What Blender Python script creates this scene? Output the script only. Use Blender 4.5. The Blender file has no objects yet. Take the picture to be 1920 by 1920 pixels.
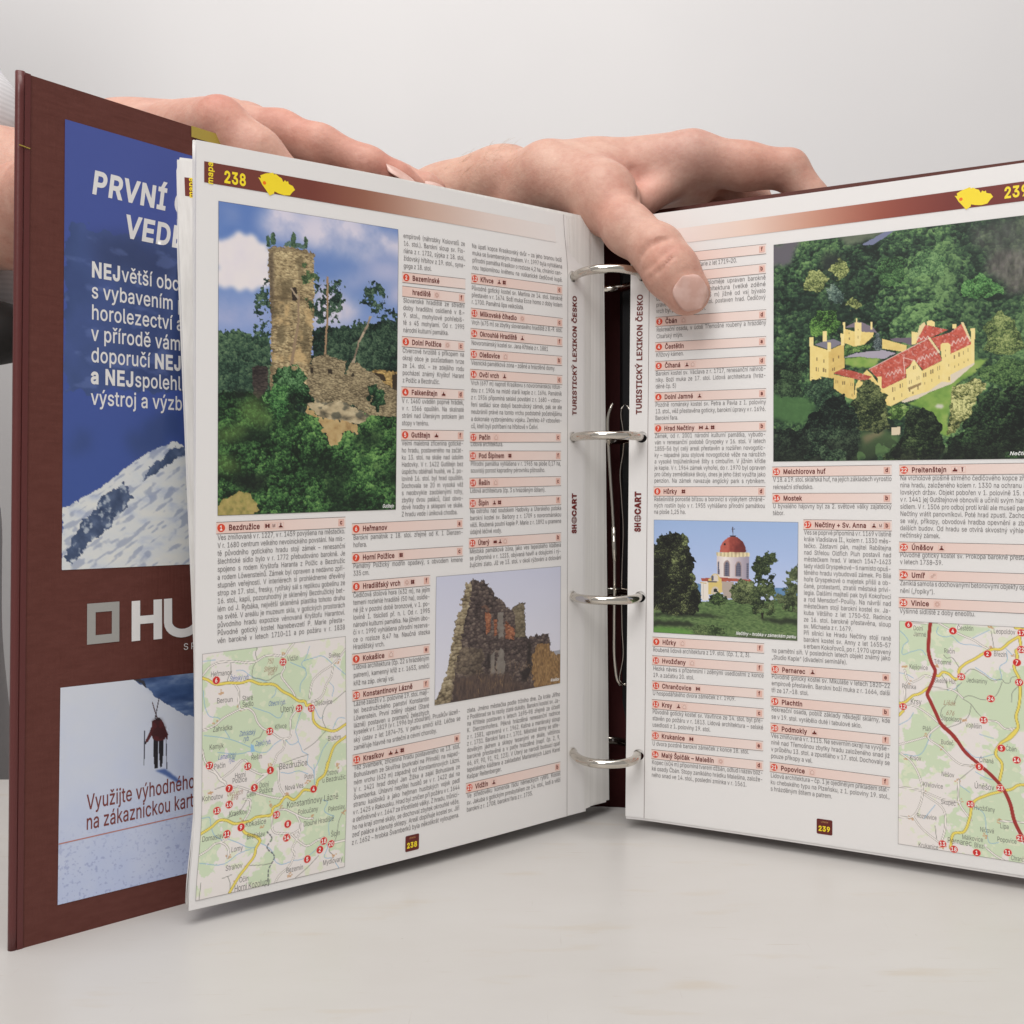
# An open ring-bound travel lexicon held upright on a white table by two hands.
import bpy, math, random
import numpy as np
from mathutils import Vector
from mathutils.geometry import tessellate_polygon, delaunay_2d_cdt

S = bpy.context.scene
COL = S.collection
HC = .1666                                   # camera height above the table, metres

# ------------------------------------------------------------------ camera, world, lamps, exposure
cam_d = bpy.data.cameras.new('camera'); cam = bpy.data.objects.new('camera', cam_d); COL.objects.link(cam)
cam.location = (0, 0, HC); cam.rotation_euler = (math.radians(90), 0, 0)
cam_d.sensor_width = 36; cam_d.lens = 36; cam_d.shift_y = -35 / 1920
cam_d.clip_start = .02; cam_d.clip_end = 50
S.camera = cam
world = bpy.data.worlds.new('World'); S.world = world; world.use_nodes = True
bg = world.node_tree.nodes['Background']; bg.inputs[0].default_value = (1, .985, .98, 1); bg.inputs[1].default_value = .40

def area(name, loc, target, size, power, col=(1, 1, 1)):
    d = bpy.data.lights.new(name, 'AREA'); d.shape = 'RECTANGLE'; d.size, d.size_y = size; d.energy = power * 1.12; d.color = col
    o = bpy.data.objects.new(name, d); COL.objects.link(o); o.location = loc
    o.rotation_euler = (Vector(target) - Vector(loc)).to_track_quat('-Z', 'Y').to_euler()
    return o
area('softbox_overhead', (-.12, .12, 1.55), (.03, .45, .10), (1.0, .8), 11.0, (1, .975, .95))
area('softbox_front', (-.36, -.66, 1.05), (.02, .5, .16), (.6, .6), 7.8, (1, .985, .975))
area('added_wall_fill', (.0, .30, 1.5), (-.05, 1.2, .50), (2.4, .5), 3.3, (1, .98, .97))  # unseen lamp added to brighten and even out the wall
S.view_settings.view_transform = 'Standard'; S.view_settings.look = 'None'
S.view_settings.exposure = 0; S.view_settings.gamma = 1; S.view_settings.use_curve_mapping = False

# ------------------------------------------------------------------ helpers
def lin(c):
    c = np.asarray(c, float) / 255
    return np.where(c <= .04045, c / 12.92, ((c + .055) / 1.055) ** 2.4)
PAPER = .80
def ink(c):                                   # a colour printed on the paper, given as it looks beside paper of value 216
    return np.clip(lin(c) * (PAPER / lin(216)), 0.004, .92)

def mat(name, col=(.8, .8, .8), rough=.5, metal=0., spec=.5, attr=None):
    m = bpy.data.materials.new(name); m.use_nodes = True; n = m.node_tree.nodes; b = n['Principled BSDF']
    b.inputs['Base Color'].default_value = (*col, 1); b.inputs['Roughness'].default_value = rough
    b.inputs['Metallic'].default_value = metal; b.inputs['Specular IOR Level'].default_value = spec
    if attr:
        a = n.new('ShaderNodeVertexColor'); a.layer_name = attr
        m.node_tree.links.new(a.outputs['Color'], b.inputs['Base Color'])
    return m
def nodes(m): return m.node_tree.nodes, m.node_tree.links, m.node_tree.nodes['Principled BSDF']
def noise_mix(m, c1, c2, scale, detail=4, stretch=(1, 1, 1), lo=.4, hi=.6, rough=.55):
    n, l, b = nodes(m)
    tc = n.new('ShaderNodeTexCoord'); mp = n.new('ShaderNodeMapping'); mp.inputs['Scale'].default_value = stretch
    t = n.new('ShaderNodeTexNoise'); t.inputs['Scale'].default_value = scale; t.inputs['Detail'].default_value = detail; t.inputs['Roughness'].default_value = rough
    r = n.new('ShaderNodeValToRGB'); r.color_ramp.elements[0].position = lo; r.color_ramp.elements[1].position = hi
    r.color_ramp.elements[0].color = (*c1, 1); r.color_ramp.elements[1].color = (*c2, 1)
    l.new(tc.outputs['Object'], mp.inputs[0]); l.new(mp.outputs[0], t.inputs['Vector']); l.new(t.outputs['Fac'], r.inputs[0]); l.new(r.outputs[0], b.inputs['Base Color'])
    return t, r, mp
def bump(m, scale, strength, dist=.001, stretch=(1, 1, 1), detail=3):
    n, l, b = nodes(m)
    tc = n.new('ShaderNodeTexCoord'); mp = n.new('ShaderNodeMapping'); mp.inputs['Scale'].default_value = stretch
    t = n.new('ShaderNodeTexNoise'); t.inputs['Scale'].default_value = scale; t.inputs['Detail'].default_value = detail
    u = n.new('ShaderNodeBump'); u.inputs['Strength'].default_value = strength; u.inputs['Distance'].default_value = dist
    l.new(tc.outputs['Object'], mp.inputs[0]); l.new(mp.outputs[0], t.inputs['Vector']); l.new(t.outputs['Fac'], u.inputs['Height'])
    old = b.inputs['Normal'].links
    if old: l.new(old[0].from_socket, u.inputs['Normal'])
    l.new(u.outputs[0], b.inputs['Normal'])
    return t

def link(name, me, m=None, parent=None, smooth=False):
    o = bpy.data.objects.new(name, me); COL.objects.link(o)
    if m: me.materials.append(m)
    if parent: o.parent = parent
    if smooth: me.polygons.foreach_set('use_smooth', np.ones(len(me.polygons), bool))
    return o
def mesh(name, v, f, m=None, parent=None, smooth=False, cols=None):
    """v (n,3); f a list of faces or an (n,3)/(n,4) array; cols (n,3) linear colours in the attribute Col"""
    me = bpy.data.meshes.new(name); v = np.asarray(v, np.float32)
    if isinstance(f, np.ndarray):
        k = f.shape[1]; me.vertices.add(len(v)); me.vertices.foreach_set('co', v.ravel())
        me.loops.add(f.size); me.loops.foreach_set('vertex_index', f.astype(np.int32).ravel())
        me.polygons.add(len(f)); me.polygons.foreach_set('loop_start', np.arange(0, f.size, k, dtype=np.int32))
        me.update(calc_edges=True); me.validate()
    else:
        me.from_pydata(v.tolist(), [], f); me.update()
    if cols is not None:
        a = me.color_attributes.new('Col', 'FLOAT_COLOR', 'POINT')
        c = np.ones((len(v), 4), np.float32); c[:, :3] = cols; a.data.foreach_set('color', c.ravel())
    return link(name, me, m, parent, smooth)
def tag(o, label=None, cat=None, group=None, kind=None):
    if label: o['label'] = label
    if cat: o['category'] = cat
    if group: o['group'] = group
    if kind: o['kind'] = kind
    return o
def empty(name, loc=(0, 0, 0), parent=None):
    o = bpy.data.objects.new(name, None); COL.objects.link(o); o.location = loc; o.empty_display_size = .02
    if parent: o.parent = parent
    return o
def grid_faces(nu, nv):
    i = np.arange(nu - 1)[:, None] * nv + np.arange(nv - 1)[None]
    return np.stack([i, i + nv, i + nv + 1, i + 1], -1).reshape(-1, 4)
def tube(path, r, n=10, closed=False):
    path = np.asarray(path, float); r = np.broadcast_to(np.asarray(r, float), (len(path),))
    t = np.gradient(path, axis=0) if not closed else np.roll(path, -1, 0) - np.roll(path, 1, 0)
    t /= np.linalg.norm(t, axis=1, keepdims=True)
    ref = np.array([0, 0, 1.]) if abs(t[:, 2]).mean() < .7 else np.array([1., 0, 0])
    a = np.cross(t, ref); a /= np.linalg.norm(a, axis=1, keepdims=True); b = np.cross(t, a)
    th = np.arange(n) * 2 * np.pi / n
    v = path[:, None] + r[:, None, None] * (np.cos(th)[None, :, None] * a[:, None] + np.sin(th)[None, :, None] * b[:, None])
    m = len(path); f = []
    for i in range(m if closed else m - 1):
        j = (i + 1) % m
        for k in range(n): f.append((i * n + k, i * n + (k + 1) % n, j * n + (k + 1) % n, j * n + k))
    if not closed: f += [tuple(range(n))[::-1], tuple((m - 1) * n + k for k in range(n))]
    return v.reshape(-1, 3), f
def join(parts):
    V = []; F = []; o = 0
    for v, f in parts:
        V.append(np.asarray(v)); F += [tuple(int(i) + o for i in q) for q in f]; o += len(v)
    return np.concatenate(V), F
def spline(pts, n):
    p = np.asarray(pts, float); d = np.r_[0, np.cumsum(np.linalg.norm(np.diff(p, axis=0), axis=1))]; m = len(p)
    t = np.linspace(0, d[-1], n); i = np.clip(np.searchsorted(d, t, 'right') - 1, 0, m - 2); u = ((t - d[i]) / (d[i + 1] - d[i]))[:, None]
    tg = np.gradient(p, d, axis=0); h = (d[i + 1] - d[i])[:, None]
    return (2*u**3-3*u**2+1)*p[i] + (u**3-2*u**2+u)*h*tg[i] + (-2*u**3+3*u**2)*p[i+1] + (u**3-u**2)*h*tg[i+1]

# ------------------------------------------------------------------ the setting: white table, plain wall
def build_setting():
    m = mat('white_table_paint', (.72, .70, .675), .30, spec=.35)
    t, r, mp = noise_mix(m, (.535, .512, .486), (.562, .542, .520), 7, 6, (1, 2.2, 1), .35, .65, .62)
    n, l, b = nodes(m)
    # faint ochre scuffs and hairline scratches of the worn surface
    def layer(scale, stretch, lo, hi, col, amt, rot=0.):
        tc = n.new('ShaderNodeTexCoord'); mp = n.new('ShaderNodeMapping'); mp.inputs['Scale'].default_value = stretch; mp.inputs['Rotation'].default_value = (0, 0, rot)
        q = n.new('ShaderNodeTexNoise'); q.inputs['Scale'].default_value = scale; q.inputs['Detail'].default_value = 5
        rr = n.new('ShaderNodeMapRange'); rr.inputs[1].default_value = lo; rr.inputs[2].default_value = hi; rr.inputs[3].default_value = 0; rr.inputs[4].default_value = amt
        mx = n.new('ShaderNodeMix'); mx.data_type = 'RGBA'; mx.inputs[7].default_value = (*col, 1)
        l.new(tc.outputs['Object'], mp.inputs[0]); l.new(mp.outputs[0], q.inputs['Vector']); l.new(q.outputs['Fac'], rr.inputs[0]); l.new(rr.outputs[0], mx.inputs[0])
        src = b.inputs['Base Color'].links[0].from_socket; l.new(src, mx.inputs[6]); l.new(mx.outputs[2], b.inputs['Base Color'])
    layer(22, (1, 4, 1), .60, .74, (.50, .43, .34), .45, .12)
    layer(60, (.7, 9, 1), .66, .74, (.44, .38, .31), .40, .3)
    layer(70, (9, .5, 1), .70, .76, (.42, .38, .34), .35, -.5)
    layer(260, (1, 1, 1), .74, .80, (.35, .31, .27), .5)
    t2 = bump(m, 40, .05, .001, (1, 5, 1))
    bx = lambda x0, x1, y0, y1, z0, z1: ([(x, y, z) for x in (x0, x1) for y in (y0, y1) for z in (z0, z1)],
        [(0, 1, 3, 2), (4, 6, 7, 5), (0, 4, 5, 1), (2, 3, 7, 6), (0, 2, 6, 4), (1, 5, 7, 3)])
    o = mesh('table', *bx(-.75, 1.3, -.9, .60, -.035, 0), m)
    bv = o.modifiers.new('edge', 'BEVEL'); bv.width = .004; bv.segments = 3
    tag(o, 'white painted table top with faint ochre scuffs and scratches', 'table', kind='structure')
    w = mat('pale_wall', (.80, .785, .78), .8, spec=.2); noise_mix(w, (.785, .77, .768), (.81, .795, .79), 2.2, 3); bump(w, 120, .04)
    tag(mesh('wall', [(-3, 1.25, -.78), (3, 1.25, -.78), (3, 1.25, 2.3), (-3, 1.25, 2.3)], [(0, 1, 2, 3)], w), 'plain pale wall behind the book', kind='structure')
    fl = mat('grey_floor', (.35, .33, .31), .6)
    tag(mesh('floor', [(-3, -2, -.78), (3, -2, -.78), (3, 1.25, -.78), (-3, 1.25, -.78)], [(0, 1, 2, 3)], fl), 'grey floor under the table', kind='structure')
build_setting()
LEFT_HEADS = """
92.9 257.6 126.2 258.6|2|Bezemínské||
92.9 251.5 126.0 252.0||hradiště|f|o
92.7 229.4 125.7 230.0|3|Dolní Polžice|c|o
92.5 207.3 125.6 207.9|4|Falkenštejn|d|r
92.4 188.5 125.4 189.2|5|Gutštejn|f|r
8.4 149.2 65.2 150.6|1|Bezdružice|c|zmk
68.3 147.7 125.0 149.1|6|Heřmanov|a|
68.3 135.4 125.0 136.5|7|Horní Polžice|c|l
68.4 123.1 107.4 124.0|8|Hradišťský vrch|f|ol
68.4 92.3 107.3 93.3|9|Kokašice|e|d
68.6 76.8 107.2 78.0|10|Konstantinovy Lázně|f|
68.7 49.4 123.6 51.2|11|Krasíkov|e|rkl
129.4 261.6 183.6 262.6|12|Křivce|c|kl
129.2 245.7 183.7 246.6|13|Milkovské číhadlo|c|o
129.1 236.4 183.7 237.3|14|Okrouhlé Hradiště|f|k
128.9 226.8 183.5 228.0|15|Olešovice|b|d
128.8 217.6 183.6 218.6|16|Ovčí vrch|c|k
128.7 188.6 182.9 190.4|17|Pačín|c|d
128.5 180.1 182.9 181.4|18|Pod Šipínem|f|l
128.5 167.6 182.9 168.9|19|Řešín|c|d
128.4 158.2 183.0 159.6|20|Šipín|f|kl
128.2 139.9 183.0 141.2|21|Úterý|b|tkd
126.8 27.5 182.7 27.9|22|Vidžín|b|k
"""
LEFT_TEXT = """
93.5 272.6 126.2 273.6 3.27|empírově (náhrobky Kolovratů ze|16. stol.). Barokní sloup sv. Flo-|riána z r. 1732, sýpka z 18. stol.,|židovský hřbitov z 19. stol., syna-|goga z 18. stol.
93.3 244.3 125.7 245.4 3.25|Slovanské hradiště ze střední|doby hradištní osídlené v 8.–|9. stol., mohylové pohřebiš-|tě s 45 mohylami. Od r. 1995|národní kulturní památka.
93.0 222.3 125.5 223.0 3.26|Čtvercové tvrziště s příkopem na|okraji obce je pozůstatkem tvrze|ze 14. stol. – ze zdejšího rodu|pocházel známý Kryštof Harant|z Polžic a Bezdružic.
92.7 200.2 125.4 201.1 3.24|V r. 1460 uváděn poprvé hrádek,|v r. 1566 opuštěn. Na skalnaté|stráni nad Úterským potokem jen|stopy v terénu.
92.6 181.6 125.1 182.4 3.12|Velmi malebná zřícenina gotické-|ho hradu, postaveného na začát-|ku 13. stol. na skále nad údolím|Hadovky. V r. 1422 Gutštejn bez|úspěchu obléhali husité, ve 2. po-|lovině 16. stol. byl hrad opuštěn.|Dochovala se 20 m vysoká věž|s neobvykle zaoblenými rohy,|zbytky dvou paláců, část obvo-|dové hradby a sklepení ve skále.|Z hradu vede i úniková chodba.
8.9 142.2 65.1 143.7 3.12|Ves zmiňovaná v r. 1227, v r. 1459 povýšena na městečko.|V r. 1680 centrum velkého nevolnického povstání. Na mís-|tě původního gotického hradu stojí zámek – renesanční|šlechtické sídlo bylo v r. 1772 přebudováno barokně. Je|spojeno s rodem Kryštofa Haranta z Polžic a Bezdružic|a rodem Löwensteinů. Zámek byl opraven a nedávno zpří-|stupněn veřejnosti. V interiérech si prohlédneme dřevěný|strop ze 17. stol., fresky, rytířský sál s replikou gobelínu ze|16. stol., kapli, pozoruhodný je skleněný Bezdružický bet-|lém od J. Rybáka, největší skleněná plastika tohoto druhu|na světě. V areálu je muzeum skla, v gotických prostorách|původního hradu expozice věnovaná Kryštofu Harantovi.|Původně gotický kostel Nanebevzetí P. Marie přesta-|věn barokně v letech 1710–11 a po požáru v r. 1838~
68.9 140.8 125.0 141.9 3.12|Barokní památník z 18. stol. zřejmě od K. I. Dienzen-|hofera.
68.9 128.7 124.8 129.4 3.12|Památný Polžický modřín opadavý, s obvodem kmene|335 cm.
68.9 116.3 107.3 116.7 3.15|Čedičová stolová hora (632 m), na jejím|temeni rozlehlé hradiště (50 ha), osídle-|né již v pozdní době bronzové, v 1. po-|lovině 1. tisíciletí př. n. l. Od r. 1995|národní kulturní památka. Na jižním úbo-|čí v r. 1990 vyhlášena přírodní rezerva-|ce o rozloze 8,47 ha. Naučná stezka|Hradišťský vrch.
69.1 85.7 106.9 86.1 3.43|Lidová architektura (čp. 22 s hrázděným|patrem), kamenný kříž z r. 1653, smírčí|kříž na záp. okraji vsi.
69.2 70.1 106.9 71.0 3.04|Lázně založil v 1. polovině 19. stol. maji-|tel bezdružického panství Konstantin|Löwenstein. První zděný objekt (Staré|lázně) postaven u pramenů železitých~
69.2 58.0 123.6 60.2 3.27|kyselek v r. 1819 (v r. 1996 byl zbourán). Prusíkův lázeň-|ský ústav z let 1874–75. V parku smírčí kříž. Léčba se|zaměřuje hlavně na srdeční a cévní choroby.
69.3 42.9 123.4 44.3 3.12|Též Švamberk, zřícenina hradu postaveného ve 13. stol.|Bohuslavem ze Skviřína (purkrabí na Přimdě) na nápad-|ném vrchu (632 m) západně od Konstantinových Lázní.|V r. 1421 hrad dobyl Jan Žižka a zajal Bohuslava ze|Švamberka. Úhlavní nepřítel husitů se v r. 1422 dal na|stranu kališníků a jako hejtman husitských vojsk padl|v r. 1425 v Rakousku. Hrad byl zničen při požáru v r. 1644|a definitivně v r. 1647 za třicetileté války. Z hradu, trůnící-|ho na kraji strmé skály, se dochoval zbytek okrouhlé věže,|zeď paláce a klenuté sklepy. Areál doplňuje kostel sv. Jiří|z r. 1652 – hrobka Švamberků byla několikrát vyloupena.~
130.0 273.4 183.6 274.3 3.29|Na úpatí kopce Krasíkovský dvůr – za jeho branou boží|muka se švamberským znakem. V r. 1997 byla vyhlášena|přírodní památka Krasíkov o rozloze 4,2 ha, chránící cen-|nou teplomilnou květenu na vulkanické čedičové kupě.~
129.6 254.0 183.5 255.3 3.16|Původně gotický kostel sv. Martina ze 14. stol. barokně|přestavěn v r. 1674. Boží muka Ecce homo z doby kolem|r. 1700. Památná lípa velkolistá.
129.6 238.2 183.5 239.8 3.12|Vrch (675 m) se zbytky slovanského hradiště z 8.–9. stol.~
129.5 228.9 183.5 230.0 3.12|Novorománský kostel sv. Jana Křtitele z r. 1881
129.4 219.7 183.4 220.8 3.12|Vesnická památková zóna – zděné a hrázděné domy.
129.3 210.4 183.3 211.9 3.31|Vrch (697 m) naproti Krasíkovu s novorománskou rotun-|dou z r. 1906 na místě starší kaple z r. 1696. Památník|z r. 1936 připomíná selské povstání z r. 1680 – vzbou-|ření sedláci sice dobyli bezdružický zámek, pak se ale|neubránili právě na tomto vrchu podstatně početnějšímu|a dokonale vyzbrojenému vojsku. Zemřelo 49 vzbouřen-|ců, kteří byli pohřbeni na hřbitově v Čeliví.
129.1 182.3 182.9 183.6 3.12|Lidová architektura.
129.1 173.2 182.7 174.3 3.12|Přírodní památka vyhlášena v r. 1965 na ploše 0,17 ha,|souvislý porost kapradiny pérovníku pštrosího.
128.8 160.8 182.9 161.5 3.12|Lidová architektura (čp. 3 s hrázděným štítem).
128.8 151.4 183.0 152.4 3.18|Na ostrohu nad soutokem Hadovky a Úterského potoka|barokní kostel sv. Barbory z r. 1709 s novorománskou|věží. Roubená poutní kaple P. Marie z r. 1892 u pramene|údajně léčivé vody.
128.6 132.9 182.9 134.3 3.12|Městská památková zóna, jako ves tepelského kláštera|se připomíná v r. 1223, obývaná havíři a dolujícími i rý-|žujícími zlato. Již ve 13. stol. v okolí rýžování a dolování~
127.2 59.9 182.4 60.6 3.04|zlata. Jméno městečka podle tržního dne. Za krále Jiřího|z Poděbrad se tu razily zlaté dukáty. Barokní kostel sv. Ja-|na Křtitele postaven v letech 1695–98 zřejmě za účasti|K. Dienzenhofera. Pěkná hrázděná renesanční radnice|z r. 1581, upravená v r. 1962. Kašna a mariánský sloup|z r. 1731. Barokní fara z r. 1701. Městské domy se stře-|dověkým jádrem a sklepy tesanými ve skále, většinou|barokně přestavěné a v patře hrázděné (např. čp. 2, 9,|66, 69, 90, 91, 92, 123). V Úterý se narodil budoucí opat|tepelského kláštera a zakladatel Mariánských Lázní Karel|Kašpar Reitenberger.
127.4 20.7 182.7 21.2 3.12|Ve středověku komenda řádu německých rytířů. Kostel|sv. Jakuba s gotickým presbytářem ze 14. stol., lodí a věží|barokní z r. 1708, barokní fara z r. 1735.
"""
RIGHT_HEADS = """
3.0 277.3 58.2 277.0|1|Boněnov|f|
3.1 267.9 58.2 267.9|2|Březín|b|k
3.5 247.1 58.4 246.4|3|Čbán|d|d
3.4 234.7 58.4 233.9|4|Čestětín|a|
3.4 225.4 58.5 224.9|5|Číhaná|d|kd
3.4 210.1 58.6 209.6|6|Dolní Jamné|a|k
3.4 194.7 58.7 194.3|7|Hrad Nečtiny|b|zkl
3.3 163.8 58.5 163.8|8|Hůrky|d|l
3.5 89.9 58.3 90.2|9|Hůrky|f|d
3.4 80.7 58.2 80.9|10|Hvožďany|f|d
3.5 68.3 58.2 68.8|11|Chrančovice|f|z
3.5 59.1 58.2 59.6|12|Krsy|c|kd
3.5 43.7 58.1 44.3|13|Krukanice|e|z
3.5 34.4 58.2 35.0|14|Malý Špičák – Malešín|d|o
61.6 172.9 114.2 173.1|15|Melchiorova huť|d|
61.7 160.6 114.2 160.7|16|Mostek|b|
76.0 148.5 114.3 148.5|17|Nečtiny + Sv. Anna|b|km
61.5 80.8 113.9 81.0|18|Pernarec|e|k
61.4 65.8 113.9 65.6|19|Plachtín|b|
61.4 53.3 113.9 53.2|20|Podmokly|f|r
61.2 35.0 113.8 34.6|21|Popovice|f|d
117.3 173.1 170.1 173.2|22|Preitenštejn|c|rv
117.3 139.2 170.1 139.2|23|Úněšov|e|k
117.3 127.0 170.1 127.0|24|Umíř|c|s
117.2 114.7 170.1 114.9|25|Vinice|b|o
"""
RIGHT_TEXT = """
3.5 270.2 58.2 269.8 3.12|Kostel Nanebevzetí P. Marie z let 1719–20.
3.7 261.2 58.1 260.5 3.04|Původní kostel sv. Bartoloměje upraven barokně|v r. 1740. Lidová architektura (velké zděné|usedlosti). Na vrchu (603 m) jižně od vsi bývalo|pravěké hradiště, ve 14. stol. postaven hrad. Čedičový|vrch byl prakticky odtěžen.
4.0 239.9 58.4 239.5 3.25|Rekreační osada, v údolí Třemošné roubený a hrázděný|Císařský mlýn.
3.9 227.6 58.4 227.4 3.12|Křížový kámen.
3.8 218.4 58.5 218.0 3.14|Barokní kostel sv. Václava z r. 1717, renesanční náhrob-|níky. Boží muka ze 17. stol. Lidová architektura (hráz-|děné čp. 5)
3.8 203.1 58.5 202.4 3.23|Pozdně románský kostel sv. Petra a Pavla z 1. poloviny|13. stol., věž přestavěna goticky, barokní úpravy v r. 1696.|Barokní fara.
3.6 187.8 58.5 187.3 3.13|Zámek, od r. 2001 národní kulturní památka, vybudo-|ván v renesanční podobě Gryspeky v 16. stol. V letech|1855–56 byl celý areál přestavěn a rozšířen novogotic-|ky – nápadné jsou stylové novogotické věže na nárožích|a vysoké trojúhelníkové štíty s cimbuřím. V jižním křídle|je kaple. V r. 1964 zámek vyhořel, do r. 1970 byl opraven|pro účely zemědělské školy, dnes je jeho část využita jako|penzion. Na zámek navazuje anglický park s rybníkem.~
3.6 156.8 58.4 156.9 3.12|Rašeliniště porostlé břízou a borovicí s výskytem chráně-|ných rostlin bylo v r. 1955 vyhlášeno přírodní památkou|na ploše 1,25 ha.
3.8 82.7 58.3 83.5 3.12|Roubená lidová architektura z 19. stol. (čp. 1, 2, 3).
3.9 73.5 58.2 74.2 3.24|Hezká náves s přízemními i zděnými usedlostmi z konce|19. a začátku 20. stol.
3.8 61.3 58.1 62.4 3.12|U hospodářského dvora zámeček z r. 1909.
3.8 52.1 58.1 53.0 3.18|Původně gotický kostel sv. Vavřince ze 14. stol. byl pře-|stavěn po požáru v r. 1813. Lidová architektura – selské|usedlosti z 1. poloviny 19. stol.
3.9 36.5 58.2 37.8 3.12|U dvora pozdně barokní zámeček z konce 18. stol.
3.7 27.2 58.1 28.4 3.12|Kopec (604 m) připomíná tvarem džbán, odtud i název blíz-|ké osady Čbán. Stopy zaniklého hrádku Malešína, založe-|ného snad ve 14. stol., poslední zmínka v r. 1561.
62.0 166.0 114.2 166.1 3.44|V 18. a 19. stol. sklářská huť, na jejích základech vyrostlo|rekreační středisko.
62.0 153.7 114.2 153.8 3.21|U bývalého hájovny byl za 2. světové války zajatecký|tábor.
76.3 141.7 114.1 141.5 3.08|Ves se poprvé připomíná v r. 1169 v listině|krále Vladislava II., kolem r. 1330 měs-|tečko. Zástavní pán, majitel Rabštejna|nad Střelou Oldřich Pluh postavil nad|městečkem hrad. V letech 1547–1623|tady vládli Gryspekové – ti namísto opuš-|těného hradu vybudovali zámek. Po Bílé|hoře Gryspekové o majetek přišli a ob-|čané, protestanti, ztratili městská privi-|legia. Dalšími majiteli pak byli Kokořovci|a rod Mensdorf-Pouilly. Na návrší nad|městečkem stojí barokní kostel sv. Ja-|kuba Většího z let 1750–52. Radnice|ze 16. stol. barokně přestavěna, sloup|sv. Michaela z r. 1679.^|Při silnici ke Hradu Nečtiny stojí raně|barokní kostel sv. Anny z let 1655–57|s erbem Kokořovců, po r. 1970 upravený~
61.8 86.3 113.9 86.5 3.12|na pamětní síň. V posledních letech objekt známý jako|„Studio Kaple“ (divadelní semináře).
61.8 74.2 113.8 74.2 3.21|Původně gotický kostel sv. Mikuláše v letech 1820–22|empírově přestavěn. Barokní boží muka z r. 1664, další|tři ze 17.–18. stol.
61.8 58.8 113.8 58.7 3.44|Rekreační osada, poblíž základy někdejší sklárny, kde|se v 19. stol. vyrábělo duté i tabulové sklo.
61.7 46.5 113.7 46.3 3.17|Ves zmiňovaná v r. 1115. Ne severním okraji na vyvýše-|nině nad Třemošnou zbytky hradu založeného snad již|v průběhu 13. stol. a zpustlého v 17. stol. Dochovaly se|pouze příkopy a val.
61.6 27.8 113.7 28.0 3.12|Lidová architektura – čp. 1 je ojedinělým příkladem stat-|ku chebského typu na Plzeňsku, z 1. poloviny 19. stol.,|s hrázděným štítem a patrem.
117.7 166.4 170.1 166.0 3.14|Na vrcholové plošině strmého čedičového kopce zříce-|nina hradu, založeného kolem r. 1330 na ochranu krá-|lovských držav. Objekt pobořen v 1. polovině 15. stol.,|v r. 1441 jej Gutštejnové obnovili a učinili svým hlavním|sídlem. V r. 1506 pro odboj proti králi ale museli panství|Nečtiny vrátit panovníkovi. Poté hrad zpustl. Zachovaly|se valy, příkopy, obvodová hradba opevnění a zbytky|dalších budov. Od hradu se otvírá skvostný výhled na|nečtinský zámek.
117.7 132.6 170.1 132.8 3.12|Původně gotický kostel sv. Prokopa barokně přestavěn|v letech 1738–39.
117.7 120.1 170.1 120.4 3.36|Zaniklá samota s dochovanými betonovými objekty opev-|nění („řopíky“).
117.6 107.8 170.1 108.2 3.12|Výšinné sídliště z doby eneolitu.
"""
QUAD_TOWER = [[9.0, 275.6], [91.0, 276.0], [89.7, 153.5], [8.9, 151.8]]
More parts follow.
